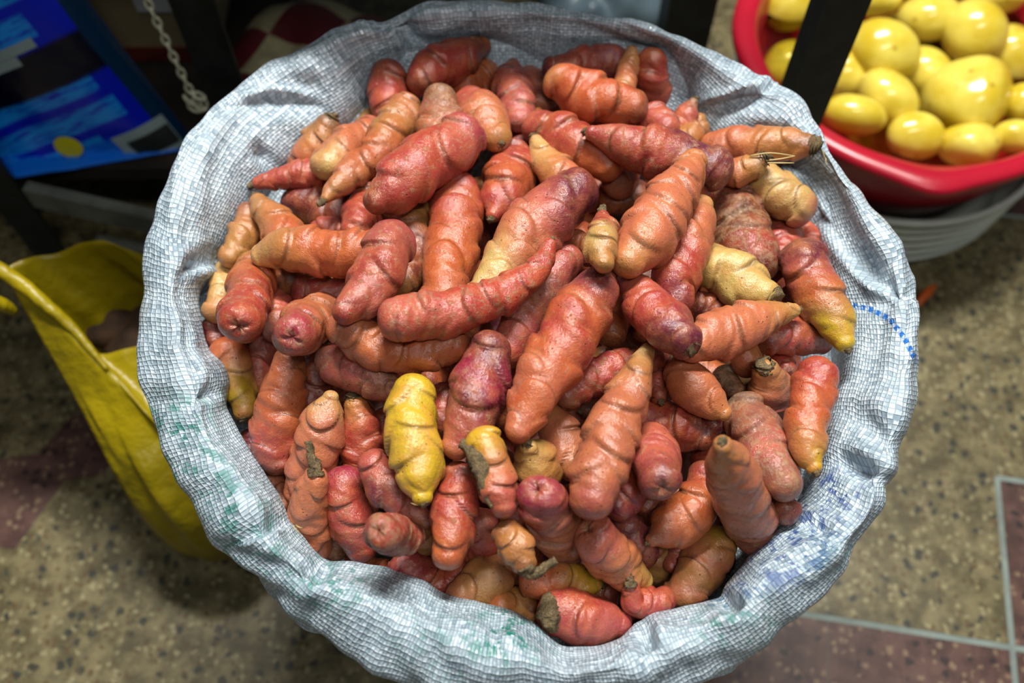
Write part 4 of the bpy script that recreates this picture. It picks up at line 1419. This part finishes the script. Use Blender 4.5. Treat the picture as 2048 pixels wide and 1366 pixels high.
build_carton()


def pillow(center, eu, ev, en, w, h, thick, seed, n=40, m=46, crumple=.004, zmin=None, pw=.55):
    """closed pouch surface; returns function for points on its front and the grid"""
    rng = np.random.default_rng(seed)
    K = [(rng.uniform(3, 11), rng.uniform(3, 11), rng.uniform(0, 6.28), rng.uniform(.4, 1)) for _ in range(9)]

    def pt(u, v, side=1, lift=0):
        a, b = 2 * u - 1, 2 * v - 1
        e = np.clip((1 - np.abs(a) ** 3.2), 0, 1) ** pw * np.clip((1 - np.abs(b) ** 3.2), 0, 1) ** pw
        cr = sum(k[3] * np.sin(k[0] * u + k[1] * v + k[2] + 1.6 * np.sin(k[1] * u * 1.3)) for k in K) * crumple * (.25 + e) / 2
        t = side * (thick / 2 * e + .0006) + cr + lift
        inx = 1 - .035 * np.abs(b) ** 2 * 0
        P = center + ((u - .5) * w * inx)[..., None] * eu + ((v - .5) * h)[..., None] * ev + t[..., None] * en
        if zmin is not None:
            dz = np.maximum(zmin - P[..., 2], 0)
            P[..., 2] += dz
            P = P + np.stack([0 * dz, -.35 * dz * np.sign(t), 0 * dz], -1)
            P[..., 2] += np.where(dz > 0, (t - t.min()) * .35, 0)
        return P
    u, v = np.meshgrid(np.linspace(0, 1, n), np.linspace(0, 1, m), indexing='ij')
    Vf, Vb = pt(u, v, 1), pt(u, v, -1)
    F1 = grid_faces(n, m, False)
    F2 = F1[:, ::-1] + n * m
    V = np.vstack([Vf.reshape(-1, 3), Vb.reshape(-1, 3)])
    # close the rim
    loop = [i * m for i in range(n)] + [(n - 1) * m + j for j in range(1, m)] + [i * m + m - 1 for i in range(n - 2, -1, -1)] + [j for j in range(m - 2, 0, -1)]
    F3 = [(loop[k], loop[(k + 1) % len(loop)], loop[(k + 1) % len(loop)] + n * m, loop[k] + n * m) for k in range(len(loop))]
    uv = np.vstack([np.stack([u, v], -1).reshape(-1, 2)] * 2)
    return pt, V, F1.tolist() + F2.tolist() + F3, uv


def mat_blue():
    t = NT('blue_printed_film')
    uv = t.coord('UV')
    sp = t.n('ShaderNodeSeparateXYZ')
    t.t.links.new(uv, sp.inputs[0])
    u, v = sp.outputs[0], sp.outputs[1]
    mp = t.n('ShaderNodeMapping')
    mp.inputs['Scale'].default_value = (9, 62, 1)
    t.t.links.new(uv, mp.inputs[0])
    txt = t.noise(1.0, 4, mp.outputs[0], .7)
    rows = t.math('FRACT', t.math('MULTIPLY', v, 9.0))
    rowm = t.math('MULTIPLY', t.ramp(rows, .18, .30), t.ramp(rows, .98, .86, 0, 1))
    rid = t.math('FLOOR', t.math('MULTIPLY', v, 9.0))
    wn = t.n('ShaderNodeTexWhiteNoise', noise_dimensions='1D')
    t.t.links.new(rid, wn.inputs['W'])
    lenm = t.math('LESS_THAN', u, t.math('ADD', .72, t.math('MULTIPLY', wn.outputs['Value'], .20)))
    m = t.math('MULTIPLY', t.math('MULTIPLY', rowm, t.ramp(txt, .36, .52)), lenm)
    c = t.mix(m, lin(4, 30, 205), lin(24, 150, 250))
    band = t.math('MULTIPLY', t.ramp(v, .40, .42), t.ramp(v, .56, .54, 0, 1))
    c = t.mix(band, c, lin(6, 8, 34))
    low = t.ramp(v, .20, .17, 0, 1)
    c = t.mix(low, c, lin(10, 112, 230))
    edge = t.math('GREATER_THAN', u, .945)
    c = t.mix(edge, c, lin(2, 44, 78))
    t.set(color=c, rough=.3)
    t.bump(t.noise(6, 3, uv), .3, .01)
    return t.m


M['blue_film'] = mat_blue()
M['yellow_print'] = simple('yellow_print', (214, 206, 10), .4, .04, 10)
M['pale_print'] = simple('pale_print', (150, 170, 172), .4, .06, 10)
M['dark_print'] = simple('dark_print', (40, 48, 46), .5, .1, 60)


def build_blue_bag():
    lean, rot = math.radians(14), math.radians(21)
    X = np.array([1., 0, 0])
    Yp = np.array([0, math.sin(lean), math.cos(lean)])
    eu = math.cos(rot) * X + math.sin(rot) * Yp
    ev = -math.sin(rot) * X + math.cos(rot) * Yp
    en = np.cross(eu, ev)
    if en[1] > 0: en = -en
    w, h = .34, .36
    BR = py(392, 332, .435)
    cen = BR - eu * w * .5 + ev * h * .5 - en * .03
    root = empty('blue_bag', (cen[0], cen[1], .16))
    tag(root, 'blue printed plastic bag of dry goods leaning on the low shelf', 'bag')
    pt, V, F, uv = pillow(cen, eu, ev, en, w, h, .065, 5, crumple=.006, zmin=.163)
    mesh_np('bag_film', V, F, M['blue_film'], root, uv=uv)

    def patch(name, u0, u1, v0, v1, mat, lift=.0012, oval=False):
        n = 14
        u, v = np.meshgrid(np.linspace(u0, u1, n), np.linspace(v0, v1, n), indexing='ij')
        if oval:
            a, b = (u - u0) / (u1 - u0) * 2 - 1, (v - v0) / (v1 - v0) * 2 - 1
            a2, b2 = a * np.sqrt(1 - b * b / 2), b * np.sqrt(1 - a * a / 2)
            u, v = (u0 + u1) / 2 + a2 * (u1 - u0) / 2, (v0 + v1) / 2 + b2 * (v1 - v0) / 2
        P = pt(u, v, 1, lift)
        mesh_np(name, P.reshape(-1, 3), grid_faces(n, n, False).tolist(), mat, root)
    U_, V_ = np.meshgrid(np.linspace(.01, .99, 90), np.linspace(.01, .99, 90), indexing='ij')
    PU, PV = proj(pt(U_, V_, 1))

    def spot(u, v):          # where on the film a print mark sits
        k = np.argmin((PU - u) ** 2 + (PV - v) ** 2)
        return U_.ravel()[k], V_.ravel()[k]
    lu, lv = spot(300, 286)
    patch('barcode_label', lu - .10, lu + .10, lv - .07, lv + .07, M['pale_print'])
    patch('barcode', lu - .062, lu + .098, lv - .042, lv + .035, M['dark_print'], .0022)
    for (cu, cv, w_) in ((20, 106, .10), (8, 136, .07)):
        lu, lv = spot(cu, cv)
        patch('lettering', max(.005, lu - w_), lu + w_, lv - .016, lv + .016, M['pale_print'])
    lu, lv = spot(138, 292)
    patch('badge', lu - .05, lu + .05, lv - .045, lv + .045, M['yellow_print'], .004, True)


build_blue_bag()


def build_chain():
    root = empty('hanging_chain', tuple(py(335, 90, .425)))
    tag(root, 'pale plastic chain hanging in front of the carton', 'chain')
    top, bot = py(290, -10, .425), py(372, 165, .418)
    d = (top - bot) / np.linalg.norm(top - bot)
    top = top + d * .27
    # one link mesh, copied
    n, m = 20, 7
    a = np.linspace(0, 2 * np.pi, n, endpoint=False)
    ctr = np.stack([.0032 * np.cos(a), 0 * a, .0066 * np.sin(a)], 1)
    T_ = np.roll(ctr, -1, 0) - np.roll(ctr, 1, 0)
    T_ /= np.linalg.norm(T_, axis=1)[:, None]
    N_ = np.array([0, 1., 0])
    b = np.linspace(0, 2 * np.pi, m, endpoint=False)
    B_ = np.cross(T_, N_)
    V = ctr[:, None] + .0017 * (np.cos(b)[None, :, None] * N_ + np.sin(b)[None, :, None] * B_[:, None])
    me = bpy.data.meshes.new('link')
    me.from_pydata(V.reshape(-1, 3).tolist(), [], [tuple(int(i) for i in f) for f in grid_faces(n, m, True, True)])
    me.polygons.foreach_set('use_smooth', [True] * len(me.polygons))
    me.materials.append(M['chain'])
    path = [top, bot, bot + np.array([.010, -.004, -.016]), bot + np.array([.012, -.006, -.032]), bot + np.array([.002, -.006, -.036]), bot + np.array([-.004, -.005, -.022])]
    P = catmull(np.array(path), int(.0 + sum(np.linalg.norm(np.diff(np.array(path), axis=0), axis=1)) / .0098))
    for k in range(len(P)):
        t_ = P[min(k + 1, len(P) - 1)] - P[max(k - 1, 0)]
        o = bpy.data.objects.new('link', me)
        COL.objects.link(o)
        o.parent = root
        o.location = P[k] - np.array(root.location)
        q = Vector(t_).to_track_quat('Z', 'Y')
        o.rotation_mode = 'QUATERNION'
        from mathutils import Quaternion
        o.rotation_quaternion = q @ Quaternion((0, 0, 1), math.radians(90 * (k % 2) + 30))


build_chain()


def mat_check():
    t = NT('maroon_cream_check')
    uv = t.coord('UV')
    ck = t.n('ShaderNodeTexChecker')
    ck.inputs['Scale'].default_value = 4
    t.t.links.new(uv, ck.inputs['Vector'])
    ck.inputs['Color1'].default_value = lin(92, 12, 26)
    ck.inputs['Color2'].default_value = lin(170, 164, 128)
    t.set(color=t.mix(t.ramp(t.noise(14, 3, uv), .35, .7, 0, .35), ck.outputs[0], lin(60, 30, 22)), rough=.6)
    return t.m


M['check'] = mat_check()


def build_back_goods():
    c = pz(610, 100, .20) + np.array([.015, 0, -.10])
    a = math.radians(-28)
    eu, ev, en = np.array([math.cos(a), math.sin(a), 0]), np.array([-math.sin(a), math.cos(a), 0]), np.array([0, 0, 1.])
    pt, V, F, uv = pillow(c + np.array([0, 0, .0]), eu, ev, en, .30, .28, .20, 9, crumple=.005, zmin=.004)
    o = mesh_np('checked_bundle', V, F, M['check'], None, uv=uv)
    tag(o, 'maroon and cream checked cloth bundle on the floor under the table', 'bundle')
    c = pz(1205, -15, .07)
    pt, V, F, uv = pillow(c, np.array([.97, .2, 0]), np.array([-.2, .97, 0]), en, .20, .16, .10, 12, crumple=.012, zmin=.004)
    o = mesh_np('film_bag', V, F, M['greybag'], None, uv=uv)
    tag(o, 'crumpled blue-grey plastic bag on the floor behind the sack', 'bag')
    p = pz(1348, -90, .05)
    j = empty('plastic_jug', (p[0] + .0, p[1] + .06, 0))
    tag(j, 'pale plastic jug on the floor beside the dark table leg', 'jug')
    cc = (p[0] + .0, p[1] + .06)
    lathe('jug_body', [(0, .002), (.03, .002), (.035, .006), (.036, .09), (.03, .105), (.014, .118), (.013, .13), (0, .13)], cc, M['white_plastic'], j, n=32)
    lathe('cap', [(0, .131), (.016, .131), (.016, .145), (.014, .147), (0, .147)], cc, M['greybag'], j, n=24)


build_back_goods()


# ---- yellow plastic bag beside the sack
def build_yellow_bag():
    root = empty('yellow_bag', (-.36, .12, 0))
    tag(root, 'open yellow plastic carrier bag standing on the floor beside the sack', 'bag')
    mouth = [(2, 545, .31), (45, 520, .305), (110, 505, .292), (160, 488, .305), (205, 482, .312), (250, 496, .300), (310, 520, .280), (375, 560, .270), (410, 640, .262), (370, 700, .256), (300, 690, .262), (240, 700, .258), (190, 706, .256), (160, 670, .272), (110, 620, .292), (50, 570, .306)]
    Mo = np.array([pz(*q) for q in mouth])
    n = 96
    Mo = np.vstack([Mo, Mo[:1]])
    Mc = catmull(Mo, n + 1)[:-1]
    cen = np.array([-.325, .085])
    bo = []
    ang = np.unwrap(np.arctan2(Mc[:, 1] - cen[1] - .02, Mc[:, 0] - cen[0]))
    ang = np.linspace(ang[0], ang[0] + (2 * np.pi if ang[-1] > ang[0] else -2 * np.pi), n, endpoint=False) * .75 + ang * .25
    rings = []
    for z, rx, ry, mixw in ((None, 0, 0, 0), (.245, .112, .112, .40), (.20, .112, .116, .70), (.15, .110, .116, .90), (.09, .106, .112, 1), (.04, .098, .104, 1), (.012, .086, .092, 1), (.002, .07, .08, 1)):
        if z is None:
            rings.append(Mc)
        else:
            E_ = np.stack([cen[0] + rx * np.cos(ang), cen[1] + ry * np.sin(ang), np.full(n, z)], 1)
            Q = Mc * (1 - mixw) + E_ * mixw
            Q[:, 2] = np.minimum(z, Mc[:, 2] - .02)
            rings.append(Q)
    rings = np.array(rings)
    V = np.stack([catmull(rings[:, k], 44) for k in range(n)], 1)          # 44 x n x 3
    rng = np.random.default_rng(8)
    c3 = np.array([cen[0], cen[1], .15])
    out = V - c3
    out[..., 2] = 0
    out /= np.linalg.norm(out, axis=2)[..., None] + 1e-9
    a = np.linspace(0, 2 * np.pi, n, endpoint=False)[None]
    h = np.linspace(0, 1, 44)[:, None]
    D = 0
    for k in (5, 8, 13, 19):
        D = D + .0058 * np.sin(k * a + rng.uniform(0, 6) + 3 * np.sin(2.5 * h + rng.uniform(0, 6))) * np.sin(np.pi * np.clip(h * .95 + .05, 0, 1)) * (8 / (k + 6))
    V = V + out * D[..., None]
    V[..., 2] = np.maximum(V[..., 2], .0015)
    F = grid_faces(44, n).tolist()
    F.append([43 * n + k for k in range(n)])
    o = mesh_np('bag_film', V.reshape(-1, 3), F, M['yellow_film'], root)
    so = o.modifiers.new('thickness', 'SOLIDIFY')
    so.thickness = .0012
    so.offset = 0
    # gathered edge running down the near side and the handle it ends in
    tube('handle', [pz(215, 740, .262), pz(150, 662, .280), pz(95, 612, .298), pz(35, 562, .311), pz(-40, 520, .325), pz(-140, 470, .34)], [.002, .005, .006, .007, .008, .008], M['yellow_film'], root, nr=12, n=40, wob=.05)
    tube('handle', [pz(-30, 600, .315), pz(5, 610, .30), pz(30, 625, .285)], [.006, .007, .004], M['yellow_film'], root, nr=10, n=16, wob=.05)
    for k, (u, v, z, r) in enumerate(((215, 650, .20, .034), (260, 690, .19, .032), (300, 640, .19, .034), (170, 610, .20, .03), (250, 600, .19, .034), (330, 690, .18, .03))):
        p = pz(u, v, z)
        g = np.random.default_rng(40 + k)
        ps = np.linspace(0, np.pi, 14)[:, None]
        th = np.linspace(0, 2 * np.pi, 20, endpoint=False)[None]
        x, y, zz = np.sin(ps) * np.cos(th), np.sin(ps) * np.sin(th), np.cos(ps) + 0 * th
        rr = 1 + .08 * np.sin(3 * x + g.uniform(0, 6)) + .07 * np.sin(3 * y + 2 * zz + g.uniform(0, 6))
        Vp = p + np.stack([x * 1.15, y, zz * .9], -1) * rr[..., None] * r * .8
        q = mesh_np('brown_root', Vp.reshape(-1, 3), grid_faces(14, 20).tolist(), M['brown'])
        tag(q, 'dark brown unwashed root lying inside the open yellow bag', 'root', 'brown roots in the yellow bag')


build_yellow_bag()

# ---- scrap of peel on the floor
pA, pM, pB = pz(1828, 618, .006), pz(1850, 590, .011), pz(1870, 572, .006)
o = tube('vegetable_peel', [pA, pM, pB], [.003, .0062, .003], M['peel'], None, nr=10, n=16, wob=.04)
tag(o, 'bright orange strip of vegetable peel on the floor beside the white tub', 'peel')
